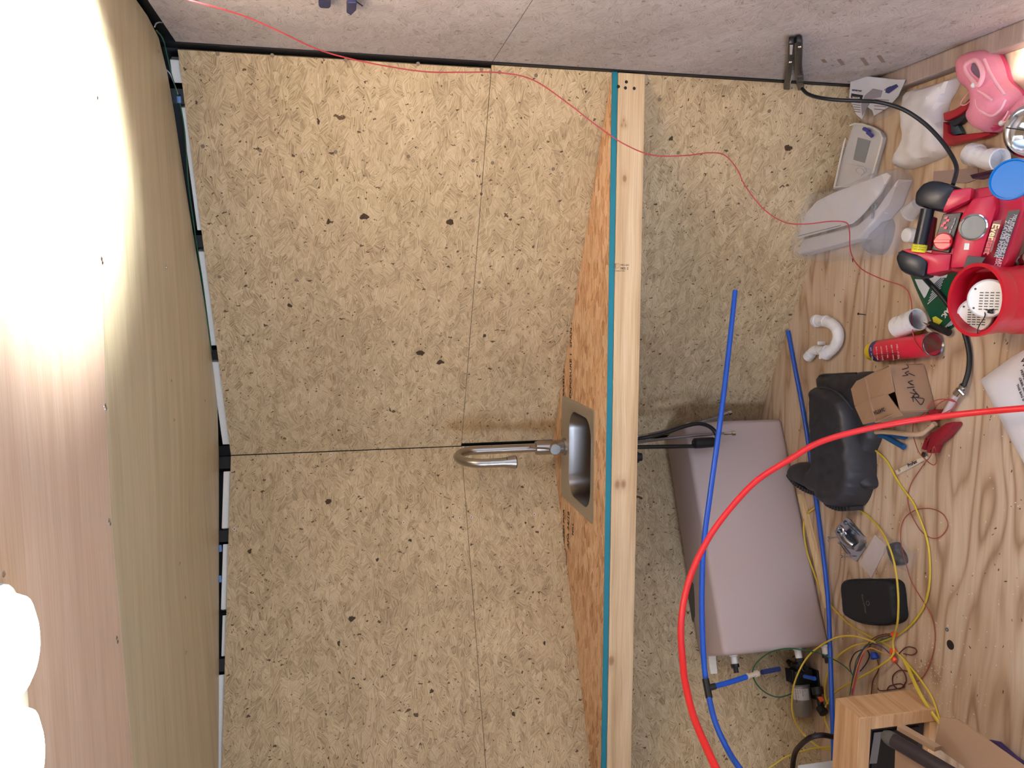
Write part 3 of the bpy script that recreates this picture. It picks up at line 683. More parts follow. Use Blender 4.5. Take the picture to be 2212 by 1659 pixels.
# ------------------------------------------------------------------ small carton
hb = .115
F1, F2 = P(1997, 788), P(2022, 886)
cd_ = (F2-F1).normalized(); cb = V((cd_.y, -cd_.x, 0)); cb = cb if cb.y > 0 else -cb
zz = V((0, 0, hb)); dp = .115
cb_ = thing('cardboard_box', (F1+F2)/2+cb*dp/2, 'small open carton with handwriting on its side and part number on a flap', 'box')
bm = B(); th = .003
for a_, b_ in ((F1, F2), (F2, F2+cb*dp), (F2+cb*dp, F1+cb*dp), (F1+cb*dp, F1)):
    n = (b_-a_).normalized().cross(V((0, 0, 1))); slab(bm, [a_, b_, b_+zz, a_+zz], n, th)
slab(bm, [F1, F2, F2+cb*dp, F1+cb*dp], (0, 0, 1), .003); bmesh.ops.translate(bm, verts=bm.verts, vec=(0, 0, .004)); obj('carton', bm, CARD, cb_)
for pts in ([(1850, 823, .12), (1921, 791, .13), (1931, 846, .125), (1890, 864, .118), (1846, 877, .10), (1838, 840, .10)], [(1846, 878, .10), (1882, 862, .118), (1916, 851, .125), (1950, 898, hb+.006), (1864, 917, .10)], [(1998, 788, .08), (1936, 783, hb+.004), (1928, 790, hb+.02), (1936, 784, hb+.01)]):
    q = [P(*p) for p in pts]; bm = B(); vs = [bm.verts.new(p) for p in q]; f = bm.faces.new(vs); f.normal_update()
    r = bmesh.ops.extrude_face_region(bm, geom=[f]); [setattr(v, 'co', v.co-V((0, 0, .0028))) for v in r['geom'] if isinstance(v, bmesh.types.BMVert)]
    bmesh.ops.recalc_face_normals(bm, faces=bm.faces)
    if len(pts) != 4: obj('flap', bm, CARD, cb_)
    else: bm.free()
ta_, tb_ = P(1896, 900, .111), P(1896, 880, .111)
fa_, fb_, fc_ = P(1846, 878, .10), P(1916, 851, .125), P(1950, 898, hb+.006); fn = (fb_-fa_).cross(fc_-fa_).normalized(); fn = fn if fn.z > 0 else -fn
g = lambda x, y: PP(x, y, fa_+fn*.006, fn)
text('264975A', 'printed_number', INK, cb_, g(1910, 880), g(1878, 892)-g(1910, 880), g(1912, 892)-g(1908, 880), .0165, off=.001, bold=.0003)
nf = -cb
hp = F2+V((0, 0, .03))+nf*.001
hw = [[(1973, 868), (1972, 855), (1983, 868), (1990, 874), (1996, 862), (1980, 859)], [(1968, 859), (1985, 857), (1978, 849), (1972, 860)], [(1966, 848), (1982, 852), (1972, 842), (1976, 842)], [(1960, 838), (1975, 836)], [(1966, 830), (1974, 832), (1962, 826), (1972, 822)], [(1962, 806), (1976, 812)], [(1950, 812), (1962, 810), (1955, 806), (1963, 802)], [(1949, 798), (1962, 794), (1958, 786)]]
bm = B()
for st in hw:
    q = []
    for x, y in st:
        r = ray(x, y); q.append(CAM+r*((F1+nf*.0046-CAM).dot(nf)/r.dot(nf)))
    tube(bm, q, .0011, 5, sub=4)
obj('handwriting', bm, INK, cb_)

# ------------------------------------------------------------------ coffee can with two smoke detectors
ch = .165; cc = P(2106, 648, ch); cc0 = V((cc.x, cc.y, 0)); cr0 = .0865
cn = thing('coffee_can', cc0, 'red plastic coffee can standing open beside the jump starter', 'can')
bm = B(); lathe(bm, [(cr0*.93, 0), (cr0*.97, .006), (cr0*.97, .05), (cr0*.9, .06), (cr0*.9, .115), (cr0*.97, .125), (cr0*.97, ch-.012), (cr0*1.03, ch-.010), (cr0*1.03, ch), (cr0*.93, ch), (cr0*.93, ch-.02), (cr0*.93, .008), (.001, .006)], cc0, (0, 0, 1), 44, xaxis=(1, 0, 0)); obj('can_body', bm, plain('can_red', (200, 20, 44), .32, coat=.2), cn, smooth=True, ang=40)
for nm, a0, a1, z0, z1, m in (('label_patch', -75, -28, .088, .112, plain('label_orange', (214, 120, 40), .4)), ('label_print', -66, -36, .095, .101, plain('label_darkred', (110, 14, 30), .4))):
    bm = B(); rr2 = cr0*(.905 if nm == 'label_patch' else .915)
    A = [bm.verts.new(cc0+V((math.cos(math.radians(a0+(a1-a0)*i/10))*rr2, math.sin(math.radians(a0+(a1-a0)*i/10))*rr2, z0+(z1-z0)*.3*math.sin(i*.6)))) for i in range(11)]
    C = [bm.verts.new(v.co+V((0, 0, z1-z0))) for v in A]
    for i in range(10): bm.faces.new((A[i], A[i+1], C[i+1], C[i]))
    obj(nm, bm, m, cn)
def detector(c, n, r_, label, wirep=None):
    t = thing('smoke_detector', c, label, 'detector')
    n = V(n).normalized(); a_ = V((1, 0, 0)); a_ = (a_-n*a_.dot(n)).normalized(); b_ = n.cross(a_)
    bm = B(); lathe(bm, [(r_*.93, -.022), (r_, -.012), (r_, -.003), (r_*.94, 0), (r_*.9, -.003)], c, n, 40, xaxis=a_); obj('housing', bm, WHP, t, smooth=True, ang=30)
    bm = B()
    for i in range(4):
        for j in range(7):
            p = V(c)+a_*(-.030+j*.0078)*(r_/.055)+b_*(-.026+i*.014)*(r_/.055)
            slab(bm, [p-a_*.0011-b_*.004, p+a_*.0011-b_*.004, p+a_*.0011+b_*.004, p-a_*.0011+b_*.004], n, .001)
    bmesh.ops.translate(bm, verts=bm.verts, vec=n*-.0012); obj('vent_slot', bm, BLKP, t)
    for s in (-.55, .55):
        bm = B(); lathe(bm, [(.0026, -.003), (.0026, -.0018)], V(c)+a_*s*r_*.9+b_*.62*r_, n, 12); obj('screw_hole', bm, BLKP, t)
    return t
dd = detector(P(2132, 645, .146), (.05, -.42, .9), .047, 'white smoke detector lying on top inside the red coffee can')
d2 = detector(P(2105, 681, .128), (-.05, -.50, .86), .042, 'lower white smoke detector tilted inside the red coffee can')
bm = B(); tube(bm, [P(2126, 672, .142), P(2128, 680, .15), P(2124, 690, .15), P(2117, 700, .17), P(2112, 712, .178), P(2112, 722, .16)], .0013, 6, sub=6); obj('battery_lead', bm, BLKP, dd)
bm = B(); tube(bm, [P(2122, 668, .142), P(2138, 671, .145), P(2144, 676, .143), P(2134, 674, .143), P(2146, 668, .143)], .002, 6, sub=5); obj('battery_lead', bm, BLKP, dd)

# ------------------------------------------------------------------ jump starter (leaning back, handle raised)
JQ = P(2160, 500, .125); JN = V((.03, -.52, .85)).normalized()
js = thing('jump_starter', P(2100, 500), 'red and black portable jump starter with a round gauge and carry handle', 'jump starter')
def J(pts, h=0): return [PP(x, y, JQ+JN*h, JN) for x, y in pts]
jsb = REDJ
bm = slab(B(), J([(2052, 455), (2066, 418), (2100, 408), (2165, 398), (2210, 415), (2216, 445), (2178, 566), (2160, 588), (2075, 592), (2045, 584), (2010, 596), (1998, 590), (2004, 555), (2012, 538), (2036, 462)], -.03), JN, .075, .008); obj('body', bm, jsb, js, smooth=True, ang=30)
bm = slab(B(), J([(2074, 470), (2100, 428), (2150, 420), (2152, 450), (2118, 560), (2100, 576), (2052, 580), (2054, 556)]), JN, .035, .006); obj('front_panel', bm, jsb, js, smooth=True, ang=30)
bm = slab(B(), J([(2037, 462), (2078, 458), (2050, 547), (2012, 540)], -.022), JN, .02, .002); cp = obj('control_panel', bm, BLKP, js)
for x, y in ((2044, 470), (2048, 476), (2041, 481), (2036, 487), (2043, 492)):
    bm = slab(B(), J([(x-3, y-2), (x+4, y-3), (x+2, y+3), (x-5, y+3)], -.019), JN, .004); obj('push_button', bm, REDJ, cp)
for x, y in ((2062, 474), (2060, 482), (2056, 490), (2052, 500)):
    bm = slab(B(), J([(x, y-3), (x+3, y-3), (x+1, y+4), (x-2, y+4)], -.019), JN, .004); obj('switch', bm, plain('grey_switch', (120, 125, 135), .4), cp)
k0 = PP(2039, 522, JQ-JN*.02, JN)
bm = B(); lathe(bm, [(.0215, 0), (.0215, .008), (.019, .010)], k0, JN, 30); kn = obj('knob', bm, plain('knob_red', (214, 30, 44), .3), js, smooth=True)
kd = (PP(2055, 522, JQ, JN)-PP(2023, 522, JQ, JN)).normalized(); ks = JN.cross(kd)
bm = slab(B(), [k0+JN*.016+kd*a+ks*b for a, b in ((-.019, -.004), (.019, -.004), (.019, .004), (-.019, .004))], JN, .007, .001); obj('knob_grip', bm, plain('knob_red', (214, 30, 44)), kn)
g0 = PP(2103, 491, JQ, JN)
bm = B(); lathe(bm, [(.0325, -.002), (.0325, .005), (.0295, .0065), (.0275, .004), (.0275, .001)], g0, JN, 44, caps=False); gg = obj('gauge_ring', bm, CHROME, js, smooth=True)
bm = B(); lathe(bm, [(.0276, 0), (.0276, .0018)], g0, JN, 36); obj('gauge_face', bm, plain('gauge_glass', (84, 92, 94), .35), gg)
bm = slab(B(), J([(2083, 525), (2095, 525), (2093, 540), (2081, 540)], .001), JN, .003, .0008); obj('indicator_window', bm, plain('window_grey', (150, 155, 160), .2), js)
bm = slab(B(), J([(2090, 552), (2130, 556), (2116, 576), (2080, 580)], .001), JN, .004, .001); obj('vent_grille', bm, plain('grille_dark', (50, 56, 60), .5), js)
bm = slab(B(), J([(2146, 478), (2164, 475), (2142, 545), (2126, 545)], .0008), JN, .002); lb = obj('brand_label', bm, plain('dark_red', (110, 16, 40), .4), js)
GOLD = plain('gold_print', (232, 214, 160), .4); GREYP = plain('grey_print', (200, 200, 210), .5)
rd = PP(2137, 540, JQ, JN)-PP(2155, 484, JQ, JN); ud = PP(2185, 484, JQ, JN)-PP(2140, 480, JQ, JN)
text('Ever', 'brand_print', GOLD, js, PP(2146, 482, JQ+JN*.001, JN), rd, ud, .022, off=.001, bold=.0005)
text('Start', 'brand_print', REDJ, js, PP(2137, 511, JQ+JN*.001, JN), rd, ud, .022, off=.001, bold=.0005)
bm = slab(B(), J([(2178, 456), (2204, 452), (2168, 556), (2146, 556)], -.012), JN, .003); obj('spec_label', bm, plain('label_dark', (36, 30, 40), .4), js)
for i, s in enumerate(('700 PEAK AMP JUMP STARTER', '120 PSI AIR COMPRESSOR', '2.1A USB POWER')):
    text(s, 'spec_print', GREYP, js, PP(2191-i*9, 462+i*7, JQ-JN*.011, JN), rd, ud, (.0105, .011, .0115)[i], off=.001)
# handle: two black corner bumpers, red arms and a dark grip bar
def capj(pts, h, th_, nm, mat=NAVY, bev=.012): bm = slab(B(), J(pts, h), JN, th_, bev); return obj(nm, bm, mat, js, smooth=True, ang=40)
capj([(1972, 441), (1975, 414), (1992, 394), (2014, 388), (2054, 397), (2064, 406), (2050, 430), (2038, 456), (2008, 452)], .0, .09, 'corner_bumper')
capj([(1932, 560), (1936, 544), (1945, 540), (1985, 548), (2004, 562), (1998, 600), (1972, 598), (1943, 586)], -.01, .08, 'corner_bumper')
capj([(2034, 402), (2054, 410), (2100, 404), (2096, 432), (2036, 460)], -.004, .05, 'handle_arm', jsb, .006)
capj([(1946, 540), (1968, 536), (2014, 548), (2056, 548), (2050, 584), (2000, 594), (2003, 566)], -.014, .055, 'handle_arm', jsb, .006)
a_, b_ = PP(2004, 452, JQ-JN*.02, JN), PP(1984, 545, JQ-JN*.02, JN)
bm = B(); tube(bm, [a_, b_], .0165, 16); obj('grip', bm, NAVY, js, smooth=True)
bm = B(); tube(bm, [a_.lerp(b_, .82), a_.lerp(b_, 1.0)], .0178, 20); obj('caution_sticker', bm, plain('sticker_yellow', (232, 220, 40), .5), js, smooth=True)
nn_ = (CAM-b_).normalized(); axh = (b_-a_).normalized(); sd = nn_.cross(axh).normalized()
for i in range(3): text(('CAUTION KEEP', 'DRY POWER UNIT', 'OFF AFTER USE')[i], 'sticker_print', INK, js, a_.lerp(b_, .84+.055*i)+nn_*.0182-sd*.014, sd, -axh, .0052, off=.0004)
capj([(1998, 460), (2020, 470), (2010, 540), (1986, 540)], -.055, .02, 'recess', plain('dark_red2', (150, 20, 50), .4), .002)
# clamps and cables of the jump starter
CABM = plain('cable_black', (26, 32, 42), .45)
c0 = P(2058, 400, .15); c1 = PX(1733, 194, .612); dA, dB = (c0-CAM).dot(FWD), (c1-CAM).dot(FWD)
cl_ = ((2058, 400), (2064, 380), (2066, 360), (2055, 335), (2030, 300), (1995, 265), (1950, 236), (1900, 221), (1860, 218), (1810, 216), (1770, 211), (1745, 203), (1733, 192))
cpts = [PD(x, y, dA+(dB-dA)*i/12-.03*math.sin(PI*i/12)) for i, (x, y) in enumerate(cl_)]
bm = B(); tube(bm, cpts, .0055, 12, sub=8); obj('cable', bm, CABM, js, smooth=True)
def px2(x, y, X=.625): return PX(x, y, X)
nx = V((-1, 0, 0))
bc = slab(B(), [px2(*p) for p in ((1716, 95), (1722, 90), (1732, 92), (1734, 100), (1732, 150), (1737, 196), (1723, 196), (1715, 150))], nx, .018, .003); cl = obj('black_clamp', bc, NAVY, js, smooth=True, ang=30)
bc = slab(B(), [px2(*p) for p in ((1703, 95), (1715, 93), (1712, 140), (1708, 175), (1705, 208), (1691, 205), (1696, 165), (1701, 130))], nx, .018, .003); obj('jaw_lever', bc, NAVY, cl, smooth=True, ang=30)
bc = slab(B(), [px2(*p, X=.606) for p in ((1706, 98), (1713, 98), (1711, 118), (1706, 118))], nx, .001); obj('clamp_sticker', bc, plain('label_white', (196, 190, 186)), cl)
for x, y in ((1727, 101), (1707, 134)): bc = B(); lathe(bc, [(.0045, 0), (.004, .002)], px2(x, y, .606), nx, 14); obj('rivet', bc, CHROME, cl)
bc = B(); tube(bc, [px2(1712, 160, .604), px2(1707, 180, .604), px2(1700, 182, .604)], .0012, 6); obj('spring', bc, CHROME, cl)
for i in range(3):
    bc = slab(B(), [px2(x, y+i*9, .606) for x, y in ((1722, 162), (1735, 162), (1736, 166), (1723, 166))], nx, .003); obj('grip_rib', bc, NAVY, cl)
bm = B(); tube(bm, [P(1996, 598, .08), P(2012, 616, .035), P(2035, 642, .02), P(2055, 668, .012), P(2075, 700, .01), P(2088, 735, .01), P(2094, 770, .01), P(2092, 800, .012), P(2086, 822, .016), P(2078, 842, .02)], .0068, 12, sub=8); obj('cable', bm, plain('cable_black2', (18, 22, 24), .5), js, smooth=True)
a_, b_ = P(2082, 832, .02), P(2066, 852, .022)
bm = B(); lathe(bm, [(.0105, 0), (.0105, .006), (.009, .007), (.009, .016), (.011, .017), (.011, (b_-a_).length)], a_, b_-a_, 20); hc = obj('hose_clamp', bm, CHROME, js, smooth=True)
bm = B(); M_ = (a_+b_)/2; tube(bm, [M_+V((0, -.006, .008)), M_+V((-.012, -.02, .004))], .005, 8); obj('worm_screw', bm, ZINC, hc)
bm = B(); tube(bm, [P(2068, 850, .02), P(2052, 876, .022), P(2038, 900, .02)], .0085, 12, sub=4); obj('sleeve', bm, plain('grey_sleeve', (196, 178, 180), .5), js, smooth=True)
REDC = plain('clamp_red', (150, 26, 44), .42, var=.2, scale=40)
bm = pxprism(B(), [(2000, 978), (2006, 951), (2018, 931), (2042, 914), (2057, 911), (2059, 918), (2038, 945), (2018, 961), (2010, 980)], .034, .001, .004); rc = obj('red_clamp', bm, REDC, js, smooth=True, ang=30)
bm = pxprism(B(), [(1989, 970), (1998, 945), (2010, 935), (2022, 930), (2012, 943), (2002, 957), (1997, 973)], .022, .001, .003); obj('jaw_lever', bm, REDC, rc, smooth=True, ang=30)
bm = pxprism(B(), [(2003, 900), (2006, 886), (2022, 884), (2027, 893), (2010, 912)], .03, .001, .003); obj('jaw_lever', bm, REDC, rc)
bm = B()
for x, y in ((2012, 974), (2004, 948)): bm = B(); lathe(bm, [(.0035, 0), (.003, .002)], P(x, y, .034), (0, 0, 1), 12); obj('rivet', bm, CHROME, rc)
# ------------------------------------------------------------------ coil of thin red wire around the clamp and floor
wt = thing('floor_wire', P(1980, 1000), 'thin red wire tangled round the red clamp and looping down the floor', 'wire')
wire('wire', [(2062, 868, .03), (2036, 862, .03), (2012, 870, .03), (1998, 892, .03), (2000, 905, .02), (2040, 892, .045), (2062, 880, .045), (2066, 870, .03), (2050, 862, .03), (2028, 872, .03), (2018, 884, .02)], .0014, REDW, wt)
wire('wire', [(2000, 890, .03), (1978, 908, .03), (1972, 922, .02), (1974, 945, .01), (1984, 975, .02), (1998, 992, .012), (2014, 1004, .008), (2022, 1000, .006), (2022, 985, .006), (2018, 965, .04), (2010, 985, .03), (1998, 1000, .01), (1985, 1018, .004), (1968, 1045, .004), (1961, 1075, .004), (1966, 1105, .004), (1978, 1130, .009), (1992, 1150, .004), (2012, 1162, .004), (2030, 1160, .004), (2044, 1145, .004), (2047, 1130, .004), (2038, 1112, .004), (2020, 1101, .004), (1998, 1098, .004), (1975, 1103, .006), (1955, 1118, .004), (1946, 1142, .004), (1946, 1170, .012), (1952, 1200, .03), (1960, 1228, .01), (1968, 1255, .004), (1985, 1285, .004), (2000, 1308, .008), (2015, 1340, .004), (2020, 1375, .004), (2016, 1410, .004), (2004, 1445, .004), (1988, 1468, .004), (1962, 1478, .004)], .0013, plain('wire_rust', (160, 66, 50), .45), wt)
wire('wire', [(2048, 928, .01), (2058, 912, .02), (2068, 922, .004), (2066, 932, .004), (2054, 936, .004), (2044, 932, .004)], .0012, REDW, wt)

# ------------------------------------------------------------------ pink shoes
PNK = plain('pink_mesh', (226, 140, 162), .7, var=.1, scale=120, bump=.15); PNKD = plain('pink_sole', (214, 66, 108), .5); PNKL = plain('pink_trim', (240, 176, 188), .6)
def shoe(outline, label, H, col, toe, loop):
    t = thing('shoe', P(*outline[0]), label, 'shoe')
    ol = WP(outline, .045)
    obj('sole', prism(B(), smoothpts([V((p.x, p.y, 0)) for p in ol], 4, True), .001, .022, .004), PNKD, t, smooth=True, ang=40)
    bm = inflate(B(), [V((p.x, p.y, 0)) for p in ol], H, .045, z0=.018, rim=.3, res=.009, sub=4); obj('upper', bm, col, t, smooth=True, ang=80)
    bm = inflate(B(), [V((p.x, p.y, 0)) for p in WP(toe, .05)], .03, .02, z0=.034, rim=.1, res=.006, sub=4); obj('toe_cap', bm, PNKD, t, smooth=True, ang=80)
    return t
s1 = shoe([(2083, 178), (2079, 150), (2086, 122), (2108, 109), (2135, 112), (2150, 140), (2160, 172), (2184, 196), (2192, 216), (2186, 240), (2168, 262), (2142, 282), (2122, 284), (2104, 268), (2101, 245), (2110, 225), (2104, 200), (2092, 190)], 'pink slip-on shoe with its ankle opening against the side wall', lambda x, y: .075, PNK, [(2103, 262), (2106, 242), (2120, 246), (2140, 264), (2160, 262), (2145, 280), (2122, 283)], None)
a_ = .105
bm = B(); tube(bm, [P(x, y, .092) for x, y in ((2098, 132), (2110, 132), (2120, 148), (2122, 166), (2114, 184), (2104, 176), (2090, 158), (2086, 142))], .0058, 8, closed=True, sub=5); obj('collar', bm, PNKL, s1, smooth=True)
bm = inflate(B(), [V((p.x, p.y, 0)) for p in WP([(2098, 134), (2110, 137), (2118, 152), (2117, 170), (2104, 165), (2092, 150)], .096)], .004, .01, z0=.088, rim=.3, res=.005); obj('opening', bm, plain('shoe_inside', (120, 96, 116), .9), s1)
bm = B(); tube(bm, [P(x, y, z) for x, y, z in ((2102, 184, .09), (2092, 200, .06), (2078, 218, .05), (2076, 226, .045), (2086, 226, .045), (2098, 214, .06), (2100, 196, .08), (2102, 184, .09))], .0017, 7, sub=5); obj('lace', bm, PNKL, s1, smooth=True)
bm = B(); bmesh.ops.create_uvsphere(bm, u_segments=14, v_segments=8, radius=.007, matrix=Matrix.Translation(P(2103, 184, .094))); obj('lace_toggle', bm, WHP, s1, smooth=True)
for pts in ([(2126, 128), (2140, 160), (2156, 186), (2170, 205)], [(2108, 215), (2114, 235), (2140, 250), (2160, 238), (2172, 215)], [(2112, 196), (2128, 206), (2142, 216)]):
    bm = B(); tube(bm, [P(x, y, .090) for x, y in pts], .0035, 8, sub=6); obj('overlay', bm, PNKL, s1, smooth=True)
s2 = shoe([(2260, 172), (2225, 195), (2196, 222), (2180, 240), (2160, 262), (2158, 274), (2178, 276), (2205, 262), (2240, 240), (2275, 225), (2282, 195)], 'second pink shoe, cut by the picture edge beneath the first', .055, PNK, [(2162, 272), (2170, 262), (2182, 262), (2188, 270), (2176, 275)], None)
bm = B(); tube(bm, [P(x, y, .078) for x, y in ((2178, 240), (2172, 252), (2166, 262), (2174, 262), (2182, 248))], .0018, 7, sub=5); obj('lace', bm, PNKL, s2, smooth=True)
bm = B(); bmesh.ops.create_uvsphere(bm, u_segments=14, v_segments=8, radius=.0075, matrix=Matrix.Translation(P(2164, 266, .06))); obj('lace_toggle', bm, WHP, s2, smooth=True)

# ------------------------------------------------------------------ white light housing, boxed vent, packages
f1 = thing('light_housing', P(1860, 350), 'open white oblong lamp housing leaning near the corner, with a grey panel inside', 'light fixture')
o_ = [(1828, 287), (1834, 272), (1846, 267), (1862, 268), (1886, 276), (1900, 285), (1906, 297), (1903, 312), (1886, 373), (1872, 412), (1799, 410), (1806, 377)]
obj('back_pan', pxprism(B(), o_, .018, .001, .003), plain('housing_white', (206, 208, 216), .4), f1)
bm = B(); tube(bm, [P(x, y, .03) for x, y in o_[:9]+[(1876, 404), (1802, 404)]], .003, 7, closed=True); obj('rim', bm, WHP, f1)
obj('grey_panel', pxprism(B(), [(1853, 297), (1880, 304), (1867, 352), (1843, 345)], .0195, .018), plain('panel_grey', (140, 146, 154), .5), f1)
obj('bracket', pxprism(B(), [(1829, 352), (1880, 366), (1876, 380), (1825, 368)], .022, .018, .001), plain('housing_white', (206, 208, 216)), f1)
for a, b, c in (((1866, 278), (1878, 284), .0), ((1874, 286), (1884, 294), .0)): 
    bm = B(); tube(bm, [P(*a, .032), P(*b, .03)], .006, 8); obj('wire_connector', bm, plain('violet_connector', (70, 72, 150), .4), f1)
bm = B(); tube(bm, [P(x, y, .026) for x, y in ((1852, 356), (1866, 362), (1870, 372), (1858, 376), (1848, 368), (1856, 362), (1866, 370), (1860, 380))], .0012, 6, sub=6); obj('lead', bm, GREYP, f1)
f2 = thing('vent_box', P(1830, 490), 'white vent fixture with a square lid, wrapped in clear plastic', 'vent')
body = [(1705, 519), (1836, 484), (1880, 443), (1926, 396), (1934, 446), (1880, 516), (1800, 540), (1748, 551)]
obj('vent_body', prism(B(), [P(1722, 516, .085), P(1836, 486, .085), P(1880, 446, .085), P(1922, 385, .085), P(1934, 446, .03), P(1879, 516, .02), P(1746, 551, .02)], .002, .06, .006), plain('vent_white', (208, 204, 208), .4), f2)
lidp = [(1689, 517), (1728, 474), (1764, 434), (1800, 416), (1850, 398), (1914, 373), (1922, 379), (1900, 418), (1877, 444), (1856, 468), (1838, 483), (1705, 520)]
obj('lid', slab(B(), [P(x, y, .085) for x, y in lidp], (0, 0, 1), .008, .002), plain('lid_white', (216, 214, 220), .35), f2)
bm = B(); tube(bm, [P(1708, 514, .0865), P(1816, 487, .0865)], .0012, 6); obj('slot', bm, plain('slot_dark', (90, 92, 90), .6), f2)
bm = B(); lathe(bm, [(.012, 0), (.012, .006), (.005, .007), (.005, .014)], P(1889, 446, .062), (0, -.4, 1), 16); tube(bm, [P(1888, 448, .068), P(1884, 472, .064)], .003, 8); obj('knob', bm, plain('knob_grey', (90, 94, 98), .4), f2)
def film(outline, H, label, name='plastic_wrap', R=.05, z0=.0, amp=.008, mat=None, cat='plastic wrap'):
    ol = [V((p.x, p.y, 0)) for p in WP(outline, z0+(H if not callable(H) else .02)*.5)]
    bm = inflate(B(), ol, H, R, z0=z0+.001, rim=.15, res=.011, sub=4, nf=lambda p: amp*nz(p, 28, 5)+amp*.6*abs(nz(p, 60, 9)))
    return tag(obj(name, bm, mat or CLEAR, None, smooth=True, ang=25), label, cat)
def hf(x, y): return .108
film([(1690, 530), (1683, 500), (1705, 445), (1742, 402), (1790, 408), (1850, 388), (1915, 362), (1940, 385), (1938, 420), (1946, 452), (1925, 500), (1902, 545), (1860, 560), (1800, 560), (1752, 566), (1710, 552)], .105, 'crinkled clear plastic wrap around the white vent fixture', R=.05, amp=.010)
bm = film([(1872, 520), (1892, 490), (1912, 470), (1924, 486), (1918, 520), (1902, 548), (1880, 550), (1862, 538)], .035, 'small crumpled clear bag holding grey parts below the vent fixture', 'parts_bag', R=.03, amp=.006, mat=plain('smoky_film', (120, 122, 128), .15, alpha=.55, spec=.8), cat='bag')
film([(1834, 168), (1850, 158), (1900, 162), (1966, 166), (1952, 196), (1932, 236), (1905, 255), (1870, 268), (1850, 262), (1832, 225)], .022, 'loose clear film over the torn printed packet at the corner', R=.03, amp=.006)
tp_ = thing('torn_packet', P(1880, 200), 'torn printed paper packet lying in the corner beside the side wall', 'packet')
PKT = plain('packet_paper', (198, 200, 210), .7)
KQ = V((.588, 2.2, .056)); KN = V((-.5, -.12, .86)).normalized()
def K(x, y, h=0): return PP(x, y, KQ+KN*h, KN)
bm = B(); q = [K(x, y) for x, y in ((1838, 167), (1880, 166), (1936, 172), (1956, 172), (1940, 208), (1918, 232), (1888, 250), (1884, 238), (1872, 230), (1862, 258), (1850, 248), (1834, 210))]
slab(bm, q, KN, .002); obj('paper', bm, PKT, tp_)
bm = B(); slab(bm, [K(x, y, .002) for x, y in ((1885, 192), (1906, 196), (1902, 210), (1884, 214), (1876, 228), (1862, 250), (1860, 226), (1868, 206))], KN, .001); obj('torn_hole', bm, plain('packet_inside', (140, 136, 148), .8), tp_)
bm = B(); slab(bm, [K(x, y, .003) for x, y in ((1916, 190), (1936, 182), (1940, 187), (1920, 202), (1912, 200))], KN, .001); obj('packet_print', bm, plain('print_navy', (50, 56, 110), .6), tp_)
bm = B(); slab(bm, [K(x, y, .0012) for x, y in ((1839, 202), (1864, 206), (1862, 214), (1838, 211))], KN, .001); obj('packet_print', bm, INK, tp_)
for s, x, y, z_, ang_ in (('REPAIR PART', 1841, 196, .008, 0), ('WAVE', 1842, 206, .0125, 0), ('LASCO', 1912, 196, .010, -.6)):
    text(s, 'packet_print', WHP if s == 'WAVE' else INK, tp_, K(x, y+(7 if s == 'WAVE' else 0), .002), K(x+40, y+4+ang_*40)-K(x, y), K(x, y-20)-K(x, y), z_*.8, off=.0006, bold=.0002)
for i in range(9):
    x, y = ((1840+i*1.2, 220+i*5) if i < 5 else (1888, 214+(i-5)*7)); bm = slab(B(), [K(x, y, .001), K(x+(18-i if i < 5 else 32-3*(i-5)), y+2, .001), K(x+(18-i if i < 5 else 32-3*(i-5)), y+3.2, .001), K(x, y+1.2, .001)], KN, .0006); obj('printed_line', bm, INKG, tp_)
film([(1956, 199), (1985, 188), (2022, 178), (2060, 165), (2053, 193), (2040, 215), (2034, 240), (2036, 280), (2038, 315), (2028, 337), (1994, 352), (1960, 364), (1938, 363), (1926, 357), (1931, 340), (1949, 300), (1945, 270), (1948, 240)], .05, 'sealed white plastic bag lying between the lamp housing and red cutter', 'white_bag', R=.05, amp=.007, mat=WHB, cat='bag')
# pvc parts
def lyingtube(name, pts, r, mat, parent=None, sub=6, seg=22): return obj(name, tube(B(), [P(*p) for p in pts], r, seg, sub=sub), mat, parent, smooth=True, ang=50)
pt = thing('p_trap', P(1790, 730), 'white plastic drain trap bend lying on the plywood below the blue pipe end', 'pipe fitting')
r_ = .0190
lyingtube('bend', [(1764, 693, .022), (1780, 694, .022), (1796, 699, .022), (1808, 712, .022), (1811, 728, .022), (1806, 744, .022), (1796, 756, .022), (1786, 763, .022)], r_, PVC, pt)
for a, b, rr_ in (((1762, 693), (1767, 693), .0218), ((1782, 693), (1785, 694), .0205), ((1790, 757), (1782, 766), .0232)):
    lyingtube('collar', [(*a, .023), (*b, .023)], rr_, PVC, pt, sub=0)
lyingtube('elbow', [(1783, 761, .022), (1770, 757, .022), (1757, 758, .022), (1749, 768, .022)], .0165, PVC, pt)
lyingtube('collar', [(1752, 764, .022), (1745, 772, .022)], .0185, PVC, pt, sub=0)
for x, y in ((1783, 741), (1786, 771)):
    bm = B(); box(bm, (-.006, -.004, 0), (.006, .004, .03), .002, M=Matrix.Translation(P(x, y, .004))); obj('lug', bm, PVC, pt)
pe = thing('pvc_elbow', P(2130, 340), 'white plastic pipe elbow beside the blue lid', 'pipe fitting')
lyingtube('elbow', [(2100, 335, .035), (2115, 338, .04), (2130, 345, .042), (2142, 344, .046)], .024, PVC, pe)
lyingtube('collar', [(2097, 333, .035), (2111, 336, .038)], .029, PVC, pe, sub=0)
a_, b_ = P(2140, 344, .046), P(2160, 345, .052)
lathe(bm := B(), [(.028, 0), (.028, (b_-a_).length), (.0245, (b_-a_).length), (.0245, .004), (.001, .003)], a_, b_-a_, 26); obj('socket', bm, PVC, pe, smooth=True)
pk = thing('pipe_offcut', P(1960, 700), 'short white pipe offcut lying open-ended beside the spray can', 'pipe offcut')
